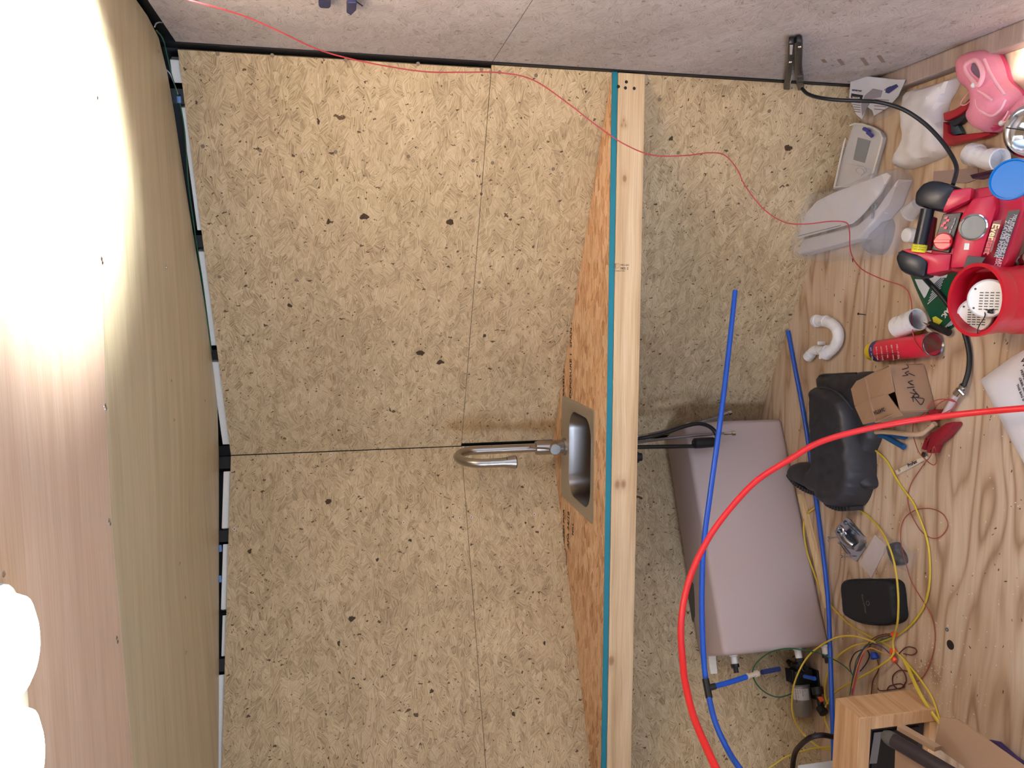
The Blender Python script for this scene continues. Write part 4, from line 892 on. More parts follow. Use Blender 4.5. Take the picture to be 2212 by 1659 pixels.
a_, b_ = P(1938, 708, .034), P(1983, 690, .036); L_ = (b_-a_).length
lathe(bm := B(), [(.030, 0), (.033, .004), (.033, L_), (.0295, L_), (.0295, .006), (.001, .005)], a_, b_-a_, 30); obj('tube', bm, PVC, pk, smooth=True)
# spray can
sc_ = thing('spray_can', P(1950, 755), 'red spray can with yellow cap lying on its side, base facing out', 'spray can')
b_, a_ = P(2017, 744, .035), P(1884, 760, .031); ax = (b_-a_).normalized(); L_ = (b_-a_).length
lathe(bm := B(), [(.0335, .028), (.0335, L_-.004)], a_, ax, 34); obj('can_body', bm, plain('can_pink', (222, 46, 70), .3, var=.12, scale=20), sc_, smooth=True)
lathe(bm := B(), [(.0335, L_-.004), (.0350, L_-.003), (.0350, L_), (.0325, L_+.001), (.030, L_-.004), (.018, L_-.010), (.001, L_-.012)], a_, ax, 34); obj('can_base', bm, plain('tin', (168, 170, 176), .25, 1), sc_, smooth=True)
lathe(bm := B(), [(.022, -.004), (.0285, .0), (.0285, .020), (.031, .023), (.031, .028)], a_, ax, 30); obj('cap', bm, plain('cap_yellow', (214, 190, 40), .4), sc_, smooth=True)
nn_ = (CAM-(a_+b_)/2).normalized(); nn_ = (nn_-ax*nn_.dot(ax)).normalized(); s_ = ax.cross(nn_)
for i in range(6): text(('FOAM SEAL', 'gaps cracks', 'WARNING', 'shake well', 'fills and seals', 'NET 12 OZ')[i], 'can_print', WHP, sc_, a_+ax*(.045+.024*i)+nn_*.0338-s_*.014, s_, -ax, .009, off=.0005)
bm = B(); tube(bm, [a_+ax*.03+nn_*.034+s_*.012, a_+ax*.16+nn_*.034+s_*.012], .001, 5); obj('printed_line', bm, plain('line_dark', (120, 20, 40), .5), sc_)
lathe(bm := B(), [(.0337, .029), (.0337, .05)], a_, ax, 34, caps=False); obj('blue_band', bm, plain('band_blue', (60, 60, 120), .35), sc_, smooth=True)
tag(obj('yellow_strip', pxprism(B(), [(1976, 719), (1990, 715), (1991, 718), (1978, 724)], .008, .002), plain('cap_yellow', (214, 190, 40))), 'small yellow plastic tab between the pipe offcut and spray can', 'tab')
ut = thing('utility_knife', P(2030, 712), 'black pocket tool with an open steel blade beside the green bag', 'knife')
lyingtube('handle', [(2009, 701, .02), (2030, 710, .02), (2050, 719, .02)], .0098, BLKP, ut, sub=4)
obj('blade', slab(B(), [P(1991, 695, .045), P(2012, 702, .026), P(2010, 708, .024)], (0, 0, 1), .0015), STEEL, ut)
obj('label_strip', pxprism(B(), [(1995, 702), (2008, 712), (2014, 717), (2004, 716), (1993, 706)], .012, .010), WHP, ut)

# ------------------------------------------------------------------ more floor things
gb = thing('green_bag', P(2030, 650), 'green printed packet with a yellow diamond, half under the jump starter', 'packet')
GRN = plain('green_foil', (18, 84, 58), .3, var=.15, scale=20)
go_ = [(1962, 590), (1968, 604), (1975, 622), (1989, 654), (2005, 686), (2012, 699), (2033, 713), (2044, 716), (2066, 699), (2082, 660), (2086, 610), (2070, 584), (2040, 580), (2000, 584)]
bm = inflate(B(), [V((p.x, p.y, 0)) for p in WP(go_, .008)], .010, .02, z0=.001, rim=.35, res=.009, sub=0); obj('bag', bm, GRN, gb, smooth=True)
Z = .0125
for pts, m in (([(1976, 603), (1992, 604), (2008, 622), (2000, 640), (1996, 644), (1984, 622)], plain('bag_white', (206, 210, 214), .4)), ([(2000, 605), (2030, 590), (2048, 590), (2044, 600), (2030, 600), (2014, 618)], plain('bag_white', (206, 210, 214))),
               ([(2014, 686), (2021, 683), (2036, 693), (2027, 703), (2017, 700)], plain('diamond_yellow', (206, 200, 60), .5))):
    obj('printed_panel', pxprism(B(), pts, Z+.0006, Z), m, gb)
for i in range(9):
    x, y = 2003+i*2.2+0, 656-i*6.5; bm = pxprism(B(), [(x, y), (x+24, y-22), (x+25, y-20.8), (x+1, y+1.2)], Z+.0008, Z); obj('printed_line', bm, GREYP, gb)
for i in range(4):
    x, y = 2038+i*5, 709-i*2; bm = pxprism(B(), [(x, y), (x+22, y-22), (x+22.6, y-21), (x+.6, y+1)], Z+.0008, Z); obj('printed_line', bm, GREYP, gb)
text("AK.", 'bag_print', WHP, gb, P(2047, 664, Z), P(2032, 686, Z)-P(2047, 664, Z), P(2056, 672, Z)-P(2045, 664, Z), .021, off=.0012, bold=.0008)
text('WOBBLE', 'bag_print', GREYP, gb, P(2058, 632, Z), P(2040, 656, Z)-P(2058, 632, Z), P(2060, 640, Z)-P(2045, 632, Z), .010, off=.0012) if False else None

bl = thing('blue_lid', P(2183, 387), 'bright blue round plastic lid tilted on the jump starter', 'lid')
c = P(2184, 387, .16); n_ = V((.12, -.45, .88)).normalized(); rl_ = .047
lathe(bm := B(), [(rl_*.97, -.010), (rl_, -.008), (rl_, 0), (rl_*.93, .001), (rl_*.90, -.003), (.001, -.003)], c, n_, 44); obj('lid_disc', bm, plain('lid_blue', (0, 110, 186), .35, var=.05), bl, smooth=True, ang=40)
tag(obj('cardboard_scrap', pxprism(B(), [(2017, 370), (2112, 362), (2113, 386), (2090, 395), (2015, 393)], .004, .001), plain('scrap_grey', (160, 140, 134), .8), None), 'flat greyish cardboard scrap just behind the jump starter', 'cardboard')
tag(obj('steel_clip', slab(B(), [P(2094, 378, .13), P(2112, 374, .14), P(2160, 362, .14), (P(2166, 372, .14)), P(2120, 388, .13), P(2100, 386, .12)], (0, -.3, 1), .012, .002), plain('clip_dark', (74, 50, 68), .35, .3), None), 'dark metal clip between the blue lid and the cardboard scrap', 'clip')
rt = thing('pipe_cutter', P(2090, 260), 'red-handled cutter with a grey blade, open beside the pink shoe', 'tool')
obj('handle', pxprism(B(), [(2036, 244), (2060, 236), (2084, 222), (2104, 200), (2116, 208), (2100, 228), (2075, 246), (2052, 258), (2038, 262)], .028, .002, .004), plain('tool_red', (170, 34, 50), .4), rt, smooth=True, ang=30)
obj('handle', pxprism(B(), [(2036, 262), (2046, 270), (2047, 286), (2060, 293), (2098, 288), (2136, 284), (2140, 290), (2120, 298), (2080, 307), (2044, 316), (2036, 310)], .028, .002, .004), plain('tool_red', (170, 34, 50)), rt, smooth=True, ang=30)
obj('inner_grip', pxprism(B(), [(2050, 262), (2074, 250), (2098, 232), (2106, 214), (2112, 222), (2092, 248), (2070, 268), (2058, 274)], .022, .002, .002), plain('tool_dark', (36, 38, 50), .45), rt)
obj('blade', pxprism(B(), [(2047, 268), (2064, 262), (2079, 288), (2062, 292), (2049, 286)], .016, .004, .001), plain('blade_grey', (86, 112, 130), .3, .6), rt)
cl2 = thing('chrome_lamp', P(2230, 283), 'round chrome lamp at the picture edge, below the pink shoes', 'lamp')
c = P(2231, 283, .05); n_ = V((-.25, -.45, .86)).normalized()
lathe(bm := B(), [(.058, -.03), (.064, -.006), (.064, 0), (.058, .003), (.054, -.004), (.035, -.022), (.012, -.03), (.001, -.03)], c, n_, 40); obj('reflector', bm, CHROME, cl2, smooth=True, ang=50)
a_ = n_.orthogonal().normalized(); b_ = n_.cross(a_)
for k in range(3):
    t = k*2*PI/3+.4; bm = B(); tube(bm, [c+n_*.003, c+(a_*math.cos(t)+b_*math.sin(t))*.058+n_*.002], .0016, 6); obj('guard_wire', bm, BLKP, cl2)
lathe(bm := B(), [(.012, -.03), (.012, -.01), (.001, -.004)], c, n_, 16); obj('bulb', bm, WHP, cl2, smooth=True)
vf = thing('threaded_fitting', P(2195, 570), 'small steel threaded fitting between jump starter and coffee can', 'fitting')
a_, b_ = P(2212, 562, .03), P(2184, 575, .028); lathe(bm := B(), [(.015, 0), (.015, .008), (.010, .009), (.010, .022), (.014, .023), (.014, .03), (.009, .031), (.009, .044)], a_+(a_-b_)*.3, b_-a_, 18); obj('fitting_body', bm, plain('nickel', (176, 170, 160), .3, 1), vf, smooth=True)
obj('paper_tag', pxprism(B(), [(2196, 572), (2230, 560), (2235, 590), (2205, 588)], .006, .004), WHP, vf)
fcn = thing('clear_cup', P(1968, 455), 'small clear plastic cup lying behind the jump starter grip', 'cup')
lathe(bm := B(), [(.020, 0), (.024, .04), (.026, .041), (.026, .045)], P(1984, 442, .03), P(1962, 462, .03)-P(1984, 442, .03), 24); obj('cup_body', bm, plain('cup_clear', (225, 230, 238), .15, alpha=.5, spec=.8), fcn, smooth=True)
wc = thing('white_cap', P(1974, 508), 'round white plastic cap on the floor beside the yellow caution sticker', 'cap')
lathe(bm := B(), [(.021, 0), (.021, .022), (.018, .026), (.001, .028)], P(1972, 508, .002), (0, 0, 1), 24, xaxis=(1, 0, 0)); obj('cap_body', bm, WHP, wc, smooth=True)

# white paper bag at the picture edge
bag = thing('paper_bag', P(2190, 880), 'large white printed bag on the floor at the picture edge', 'bag')
bo = WP([(2113, 821), (2150, 794), (2180, 772), (2215, 752), (2280, 742), (2330, 900), (2300, 1080), (2225, 1030), (2212, 1010), (2180, 952), (2140, 875)], .01)
bm = inflate(B(), bo, .022, .09, z0=.001, rim=.12, res=.02, sub=0, nf=lambda p: .006*nz(p, 9, 2)); obj('bag_body', bm, WHB, bag, smooth=True)
for i, s in enumerate(('THIS BAG IS', 'CRIBS, BEDS', 'PREVENT', 'WA')):
    p = P((2197, 2202, 2205, 2205)[i], (831, 817, 800, 776)[i], .028); text(s, 'bag_print', INK, bag, p, P(2207, 855, .028)-P(2197, 829, .028), P(2215, 822, .028)-P(2197, 829, .028), (.0085, .0085, .009, .024)[i], off=.002, bold=.0003)

# pliers, shim, stick, card and small hardware
pl = thing('pliers', P(1925, 950), 'blue-handled pliers partly under the red pipe by the black boot', 'pliers')
lyingtube('handle', [(1894, 938, .012), (1910, 942, .012), (1928, 952, .012), (1946, 962, .012), (1953, 966, .012)], .0085, plain('plier_blue', (26, 84, 140), .45), pl)
lyingtube('handle', [(1905, 934, .012), (1930, 940, .012), (1950, 945, .012), (1957, 944, .012)], .006, plain('plier_blue', (26, 84, 140)), pl)
lyingtube('jaw', [(1875, 930, .012), (1895, 938, .012)], .008, STEEL, pl, sub=0)
tag(lyingtube('tan_tube', [(1872, 948, .014), (1876, 938, .02), (1895, 933, .026), (1925, 934, .028), (1960, 938, .028), (1990, 937, .026), (2004, 928, .024), (2020, 915, .022)], .0075, plain('tan_hose', (196, 168, 140), .5)), 'short tan plastic hose crossing over the blue pliers', 'hose')
tag(obj('wood_shim', pxprism(B(), [(1864, 952), (1875, 952), (1880, 975), (1889, 1022), (1871, 1024), (1866, 985)], .006, .001), PALE), 'pale wooden shim lying along the heel side of the boots', 'shim')
st_ = thing('paint_stick', P(1965, 1005), 'slim printed wooden stick on the floor just below the red clamp', 'stick')
obj('stick', pxprism(B(), [(1933, 1017), (1985, 990), (2000, 985), (2003, 990), (1938, 1025)], .008, .001, .001), plain('stick_white', (220, 206, 186), .6), st_)
a_ = P(1962, 1009, .0085); text('ProFast', 'stick_print', INK, st_, a_, P(1984, 998, .0085)-a_, P(1959, 1003, .0085)-a_, .014, bold=.0004)
text('(ll)', 'stick_print', INKG, st_, P(1941, 1019, .0085), P(1984, 998, .0085)-a_, P(1959, 1003, .0085)-a_, .010)
lathe(bm := B(), [(.008, 0), (.008, .004)], P(1997, 982, .009), (0, 0, 1), 14); obj('end_button', bm, plain('tin', (168, 170, 176)), st_)
br = thing('zinc_bracket', P(1835, 1165), 'shiny zinc bracket with a ring and loose screws, right of the blue pipe', 'bracket')
obj('plate', pxprism(B(), [(1802, 1148), (1812, 1134), (1827, 1117), (1836, 1122), (1868, 1160), (1871, 1182), (1850, 1213), (1842, 1209), (1812, 1166)], .005, .001, .001), ZINC, br)
bm = B(); tube(bm, [P(1816, 1147, .030)+V((math.cos(t*PI/10)*.0165, math.sin(t*PI/10)*.0165, 0)) for t in range(20)], .0042, 8, closed=True); obj('ring', bm, ZINC, br, smooth=True)
bm = B(); tube(bm, [P(1816, 1147, .028), P(1822, 1158, .018), P(1832, 1170, .014), P(1846, 1180, .008)], lambda t: .013+.006*math.sin(t*PI), 14, sub=5); obj('socket', bm, ZINC, br, smooth=True)
obj('rib', pxprism(B(), [(1842, 1182), (1862, 1166), (1866, 1172), (1848, 1192)], .016, .004, .002), ZINC, br)
for (x0, y0, x1, y1, z_) in ((1790, 1162, 1812, 1160, .006), (1818, 1202, 1843, 1202, .012), (1829, 1130, 1858, 1158, .012), (1812, 1172, 1832, 1198, .010), (1862, 1168, 1852, 1186, .02)):
    a_, b_ = P(x0, y0, z_), P(x1, y1, z_); lathe(bm := B(), [(.0052, 0), (.0045, .002), (.002, .003), (.0018, (b_-a_).length-.004), (.0003, (b_-a_).length)], a_, b_-a_, 10)
    s_ = tag(obj('screw', bm, ZINC, None), {1790: 'zinc screw poking out from the bracket ring towards the blue pipe', 1818: 'zinc screw at the lower corner of the zinc bracket', 1829: 'zinc screw laid along the upper edge of the zinc bracket', 1812: 'zinc screw laid along the left edge of the zinc bracket', 1862: 'zinc screw resting on the raised rib of the bracket'}[x0], 'screw', 'screws around the zinc bracket')
lathe(bm := B(), [(.0085, 0), (.0075, .006), (.003, .009)], P(1826, 1129, .004), (0, 0, 1), 14); obj('bolt_head', bm, ZINC, br, smooth=True)
tag(obj('white_card', pxprism(B(), [(1890, 1155), (1917, 1180), (1900, 1212), (1882, 1249), (1857, 1218), (1876, 1180)], .003, .001), plain('card_white', (206, 196, 196), .6)), 'small white card lying between the zinc bracket and wrapped black part', 'card')
wp_ = thing('wrapped_part', P(1936, 1196), 'small black part sealed in a clear crinkled bag beside the white card', 'part')
bm = inflate(B(), [V((p.x, p.y, 0)) for p in WP([(1918, 1182), (1924, 1173), (1938, 1172), (1945, 1185), (1954, 1200), (1956, 1216), (1944, 1222), (1932, 1220), (1924, 1204)], .01)], .022, .014, z0=.001, rim=.3, res=.005, nf=lambda p: .004*nz(p, 90)); obj('black_part', bm, BLKP, wp_, smooth=True, ang=30)
bm = inflate(B(), [V((p.x, p.y, 0)) for p in WP([(1912, 1192), (1922, 1168), (1940, 1165), (1958, 1188), (1974, 1192), (1972, 1216), (1960, 1234), (1946, 1228), (1926, 1222), (1914, 1205)], .01)], .027, .02, z0=.001, rim=.2, res=.006, nf=lambda p: .004*nz(p, 70)); obj('clear_bag', bm, plain('clear_film_thin', (235, 238, 245), .1, alpha=.1, spec=1), wp_, smooth=True, ang=25)
zc2 = thing('zip_case', P(1882, 1300), 'black soft zip case with a small grey logo, near the wire loops', 'case')
co_ = [(1821, 1264), (1828, 1254), (1855, 1251), (1880, 1252), (1915, 1251), (1931, 1258), (1937, 1272), (1941, 1310), (1943, 1332), (1936, 1344), (1915, 1351), (1872, 1348), (1842, 1338), (1827, 1326), (1823, 1295)]
bm = inflate(B(), [V((p.x, p.y, 0)) for p in WP(co_, .032)], .048, .016, z0=.001, rim=.45, res=.008, sub=3); obj('case_body', bm, plain('case_black', (26, 26, 31), .75, var=.2, scale=90, bump=.2), zc2, smooth=True, ang=70)
bm = B(); tube(bm, [P(x, y, .033) for x, y in co_], .0016, 6, closed=True, sub=3); obj('zipper', bm, BLKP, zc2, smooth=True)
a_ = P(1861, 1284, .0505); text('SoundWear', 'logo', INKG, zc2, a_, P(1869, 1322, .0505)-a_, P(1876, 1281, .0505)-a_, .0125, off=.0008) 
zc2.children[-1].data.name = 'logo'
bm = B(); c = P(1875, 1303, .0505); tube(bm, [c+V((math.cos(t*PI/8)*.007, math.sin(t*PI/8)*.007, .0006)) for t in range(16)], .0009, 5, closed=True); obj('logo', bm, INKG, zc2)

# ------------------------------------------------------------------ yellow cable coils and the wiring harness
def cable(label, pts, r=.0032, mat=YELW, name='yellow_cable', cat='cable', z=.006, group=None):
    o = wire(name, pts, r, mat, None, z=z, sub=6, seg=8); tag(o, label, cat, group); return o
cable('outer yellow cable loop running from the boots around past the black case', [(1866, 954), (1890, 972), (1915, 995), (1932, 1026), (1950, 1055), (1972, 1085), (1985, 1115), (2004, 1172), (2009, 1240), (2002, 1292), (1984, 1330), (1954, 1362), (1922, 1380), (1895, 1386, .012), (1848, 1394, .02), (1810, 1418, .03), (1786, 1459, .04), (1782, 1500, .03), (1788, 1520, .02)])
cable('inner yellow cable passing over the edge of the black case', [(1843, 1093), (1875, 1115), (1900, 1142, .012), (1917, 1172, .03), (1932, 1217, .032), (1940, 1280, .045), (1939, 1342, .04), (1929, 1384, .012), (1929, 1414, .02), (1902, 1438, .03), (1861, 1462, .035), (1807, 1493, .03), (1786, 1520, .02), (1781, 1550, .02), (1791, 1578, .02)])
cable('yellow cable looping in front of the tank beside the timber strip', [(1762, 1095), (1742, 1113), (1736, 1140, .016), (1743, 1190, .016), (1760, 1242, .006), (1780, 1287), (1812, 1327), (1845, 1356), (1875, 1373), (1915, 1392), (1946, 1418), (1984, 1462), (2011, 1503, .004), (2022, 1530), (2030, 1557)])
cable('large upright yellow cable loop hanging in front of the pump', [(1892, 1388, .03), (1844, 1374, .04), (1800, 1380, .07), (1752, 1411, .12), (1725, 1452, .15), (1712, 1496, .16), (1713, 1544, .15), (1732, 1581, .12), (1766, 1612, .10), (1800, 1623, .08)], .003)
cable('thicker yellow cable draped on the wooden framed box', [(1952, 1425, .006), (1963, 1445, .01), (1973, 1469, .02), (1990, 1503, .03), (2010, 1535, .02), (2030, 1562, .01)], .0055)
cable('faint yellow cable on the nose wall at the lower picture edge', [(1650, 1668, .30), (1698, 1635, .22), (1752, 1618, .14), (1800, 1613, .10)], .003)
cable('thin green cable looping between the tank outlet and pump', [(1800, 1424, .10), (1773, 1412, .13), (1735, 1404, .19), (1698, 1401, .23), (1660, 1411, .26), (1630, 1438, .28), (1628, 1465, .27), (1648, 1492, .22), (1680, 1506, .18), (1712, 1498, .12)], .0022, GRNW, 'green_cable')
cable('thin green wire running down to the harness behind the blue pipe', [(1800, 1424, .05), (1822, 1437, .04), (1840, 1455, .03), (1846, 1470, .03)], .0018, GRNW, 'green_wire', 'wire')
cable('dark hose bent in a half loop beside the white box', [(1711, 1672, .22), (1716, 1630, .24), (1730, 1609, .25), (1751, 1593, .25), (1776, 1588, .22), (1800, 1592, .18)], .0085, plain('dark_hose', (40, 26, 24), .5), 'dark_hose', 'hose')
hn = thing('wiring_harness', P(1850, 1450), 'bundle of coloured wires rising from the wooden framed box', 'wiring')
HZ = .03
for nm, m, pts in (('green_strand', GRNW, [(1836, 1502, .05), (1844, 1452, .04), (1854, 1418, HZ), (1875, 1394, HZ), (1902, 1384, HZ), (1925, 1375, .02)]),
                   ('red_strand', plain('strand_red', (190, 50, 70), .4), [(1841, 1502, .05), (1850, 1455, .04), (1862, 1418, HZ), (1876, 1398, .02)]),
                   ('orange_strand', plain('strand_orange', (216, 160, 70), .4), [(1838, 1502, .05), (1850, 1448, .042), (1862, 1415, HZ), (1878, 1400, HZ), (1902, 1408, .02), (1922, 1416, .014)]),
                   ('pink_strand', plain('strand_pink', (190, 110, 130), .4), [(1843, 1502, .05), (1852, 1458, .045), (1864, 1420, .035), (1874, 1402, .02)]),
                   ('purple_strand', plain('strand_purple', (70, 56, 100), .4), [(1840, 1500, .05), (1848, 1445, .04), (1866, 1400, HZ), (1882, 1391, HZ), (1905, 1397, .02), (1922, 1412, .012)]),
                   ('brown_strand', BRNW, [(1872, 1396, HZ), (1885, 1380, HZ), (1905, 1371, .02), (1928, 1369, .01)]),
                   ('brown_strand', BRNW, [(1876, 1400, .01), (1888, 1384, .012), (1902, 1376, .012), (1925, 1372, .01)]),
                   ('black_strand', BLKP, [(1872, 1402, .02), (1878, 1415, .01), (1872, 1432, .01), (1858, 1450, .01)]), ('black_strand', BLKP, [(1866, 1402, .02), (1846, 1412, .02), (1836, 1436, .02), (1840, 1456, .02)]),
                   ('brown_strand', BRNW, [(1933, 1430, .01), (1942, 1440, .006), (1954, 1455, .005), (1957, 1472, .005), (1944, 1488, .005), (1930, 1480, .005), (1929, 1460, .005), (1944, 1448, .006), (1968, 1452, .005)]),
                   ('brown_strand', BRNW, [(1896, 1486, .01), (1902, 1492, .006), (1930, 1489, .005), (1952, 1484, .005), (1944, 1477, .005), (1922, 1482, .005), (1916, 1492, .005)]),
                   ('brown_strand', BRNW, [(1942, 1412, .008), (1958, 1398, .005), (1975, 1400, .005), (1980, 1408, .005), (1970, 1415, .005), (1952, 1412, .005)]),
                   ('black_strand', BRNW, [(1895, 1425, .01), (1898, 1445, .01), (1886, 1470, .01), (1882, 1500, .01)])):
    wire(nm, pts, .0018, m, hn)
for x, y, z_, m, dx, dy in ((1934, 1370, .012, ORGP, 12, -2), (1930, 1405, .014, ORGP, 7, -8), (1931, 1424, .012, ORGP, 6, 9), (1889, 1418, .022, plain('nut_blue', (20, 60, 150), .4), 3, 10)):
    a_ = P(x-dx/2, y-dy/2, z_); b_ = P(x+dx/2, y+dy/2, z_); R_ = .0095 if m is ORGP else .014
    lathe(bm := B(), [(R_*.55, -.006), (R_*.85, 0), (R_, .012), (R_*.8, .016)], a_, b_-a_, 14); obj('wire_nut', bm, m, hn, smooth=True)

# ------------------------------------------------------------------ wooden framed box, white box, carton with tool
bxm = thing('framed_panel_box', (-1.42, 1.90, 0), 'pine-framed box with a dark recessed panel, standing on the floor', 'cabinet')
X1, Y1, D_, H_, T_, W_ = -1.204, 1.842, .112, .258, .040, .36
for nm, lo, hi in (('frame_board', (X1-W_, Y1, H_-T_), (X1, Y1+D_, H_)), ('frame_board', (X1-T_, Y1, 0), (X1, Y1+D_, H_-T_-.0008)), ('frame_board', (X1-W_, Y1, 0), (X1-W_+T_, Y1+D_, H_-T_-.0008)), ('frame_board', (X1-W_+T_+.0005, Y1, 0), (X1-T_-.0005, Y1+D_, T_*.6))):
    bm = B(); box(bm, lo, hi, .002); obj(nm, bm, FRAMEW, bxm)
bm = B(); box(bm, (X1-W_+T_+.001, Y1+.02, T_*.6+.001), (X1-T_-.001, Y1+D_-.004, H_-T_-.001), .004); obj('panel', bm, plain('panel_dark', (52, 42, 44), .5), bxm)
bm = B(); box(bm, (X1-W_+T_+.02, Y1+.012, .045), (X1-T_-.018, Y1+.0205, H_-T_-.018), .003); obj('screen', bm, plain('screen_black', (22, 22, 26), .3), bxm)
bm = slab(B(), [PY(x, y, Y1+.0115) for x, y in ((1889, 1583), (1905, 1581), (1894, 1649), (1878, 1650))], (0, -1, 0), .001); obj('label_strip', bm, plain('label_grey', (120, 114, 110), .6), bxm)
tag(obj('white_box', prism(B(), [PY(1722, 1652, 2.1), PY(1722, 1652, 2.1)+V((-.25, 0, 0)), PY(1722, 1652, 2.1)+V((-.25, -.12, 0)), PY(1722, 1652, 2.1)+V((-.055, -.12, 0))], .001, PY(1722, 1652, 2.1).z, .004), WHP, None), 'white box on the floor at the lower picture edge beside the dark hose', 'box')
ob = thing('open_carton', P(2080, 1640, .0), 'open brown carton nearest the camera holding a dark handled tool', 'box')
oz = .26
q0 = [P(2031, 1549, oz), P(2068, 1554, oz), P(2093, 1570, oz), P(2230, 1668, oz), P(2230, 1760, oz), P(2018, 1611, oz)]
def sheet(name, q, t, mat, parent, up=(0, 0, 1)):
    bm = B(); n = (q[1]-q[0]).cross(q[2]-q[0]).normalized(); n = n if n.dot(CAM-q[0]) > 0 else -n
    vs = [bm.verts.new(p) for p in q]; f = bm.faces.new(vs); r = bmesh.ops.extrude_face_region(bm, geom=[f])
    for v in r['geom']:
        if isinstance(v, bmesh.types.BMVert): v.co -= n*t
    bmesh.ops.recalc_face_normals(bm, faces=bm.faces); return obj(name, bm, mat, parent)
sheet('flap', q0, .004, CARD, ob)
sheet('flap', [P(1934, 1613, .30), P(1990, 1634, .30), P(2040, 1672, .30), P(2040, 1700, .30), P(1931, 1700, .30)], .004, CARD, ob)
sheet('flap', [P(1938, 1568, .315), P(2020, 1615, .30), P(2018, 1624, .30), P(1937, 1577, .315)], .02, plain('card_edge', (176, 146, 116), .8), ob)
e0, e1 = P(2018, 1611, oz-.01), P(2230, 1760, oz-.01); e2 = P(1931, 1700, oz-.01)
e3 = e2+(e1-e0)
e0, e1, e2, e3 = [p+V((-.03, -.19, 0)) for p in (e0, e1, e2, e3)]
bm = B()
for a_, b_ in ((e0, e1), (e1, e3), (e3, e2), (e2, e0)):
    n = (b_-a_).normalized().cross(V((0, 0, 1))); slab(bm, [V((a_.x, a_.y, .002)), V((b_.x, b_.y, .002)), b_, a_], n, .004)
obj('carton', bm, CARD, ob)
tl = thing('tool_handle', P(1990, 1620, .28), 'dark rounded tool handle poking out of the nearest carton', 'tool')
a_, b_ = P(1916, 1591, .345), P(2085, 1690, .30); L_ = (b_-a_).length
lathe(bm := B(), [(.004, -.012), (.012, -.008), (.0165, .002), (.018, .014), (.018, L_)], a_, b_-a_, 22); obj('grip', bm, plain('tool_brown', (52, 42, 44), .5), tl, smooth=True)
lathe(bm := B(), [(.004, -.0125), (.0122, -.0085), (.0168, .002), (.0184, .014), (.0184, .022)], a_, b_-a_, 22, caps=False); obj('end_cap', bm, plain('cap_olive', (92, 90, 84), .5), tl, smooth=True)
pp_ = [P(x, y, .02) for x, y in ((2133, 1598), (2155, 1603), (2190, 1634), (2235, 1665), (2230, 1680), (2186, 1650))]
tag(obj('purple_strap', slab(B(), pp_, (0, 0, 1), .012, .003), plain('purple', (60, 40, 90), .7)), 'dark purple strap on the floor behind the nearest carton', 'strap')

# ------------------------------------------------------------------ small loose bits
tag(obj('washer', lathe(B(), [(.0055, 0), (.0055, .002), (.0035, .0021), (.0035, 0)], P(2046, 1360, .0005), (0, 0, 1), 18, caps=False), plain('washer_blue', (90, 110, 150), .4, .5)), 'small bluish washer on the floor above the drilled hole', 'washer')
for x0, y0, x1, y1, lb_ in ((1854, 678, 1871, 680, 'black screw lying on the floor right of the white trap'), (1842, 558, 1842, 567, 'tiny dark screw on the floor below the vent box')):
    a_, b_ = P(x0, y0, .003), P(x1, y1, .002); lathe(bm := B(), [(.004, 0), (.0018, .003), (.0014, (b_-a_).length-.004), (.0003, (b_-a_).length)], a_, b_-a_, 10); tag(obj('screw', bm, BLKP), lb_, 'screw')
bm = B()
for i in range(330):
    x, y = random.uniform(1700, 2212), random.uniform(560, 1640)
    if random.random() < .35: x, y = random.gauss(2000, 45), random.gauss(1440, 60)
    p = P(x, y, .0005)
    if p.x > .58 or p.y > YA-abs(p.x-XA)*DN/WH-.02: continue
    a = random.uniform(0, PI); l = random.uniform(.001, .003); w_ = random.uniform(.0008, .0018)
    d = V((math.cos(a), math.sin(a), 0)); s_ = V((-d.y, d.x, 0)); slab(bm, [p-d*l-s_*w_, p+d*l-s_*w_*.6, p+d*l*.7+s_*w_, p-d*l*.8+s_*w_], (0, 0, 1), .0005)
bmesh.ops.translate(bm, verts=bm.verts, vec=(0, 0, .0008)); tag(obj('sawdust', bm, plain('sawdust', (228, 214, 190), .8)), 'pale sawdust chips scattered over the plywood floor', 'sawdust', kind='stuff')
bm = B()
for i in range(160):
    x, y = random.uniform(1720, 2212), random.uniform(560, 1640); p = P(x, y, .0005)
    if p.x > .58 or p.y > YA-abs(p.x-XA)*DN/WH-.02: continue
    a = random.uniform(0, PI); l = random.uniform(.0015, .005); w_ = random.uniform(.0006, .0016)
    d = V((math.cos(a), math.sin(a), 0)); s_ = V((-d.y, d.x, 0)); slab(bm, [p-d*l-s_*w_, p+d*l-s_*w_*.6, p+d*l*.7+s_*w_, p-d*l*.8+s_*w_], (0, 0, 1), .0005)
bmesh.ops.translate(bm, verts=bm.verts, vec=(0, 0, .0008)); tag(obj('bark_debris', bm, plain('debris', (84, 66, 54), .9)), 'dark bark crumbs scattered over the plywood floor', 'debris', kind='stuff')

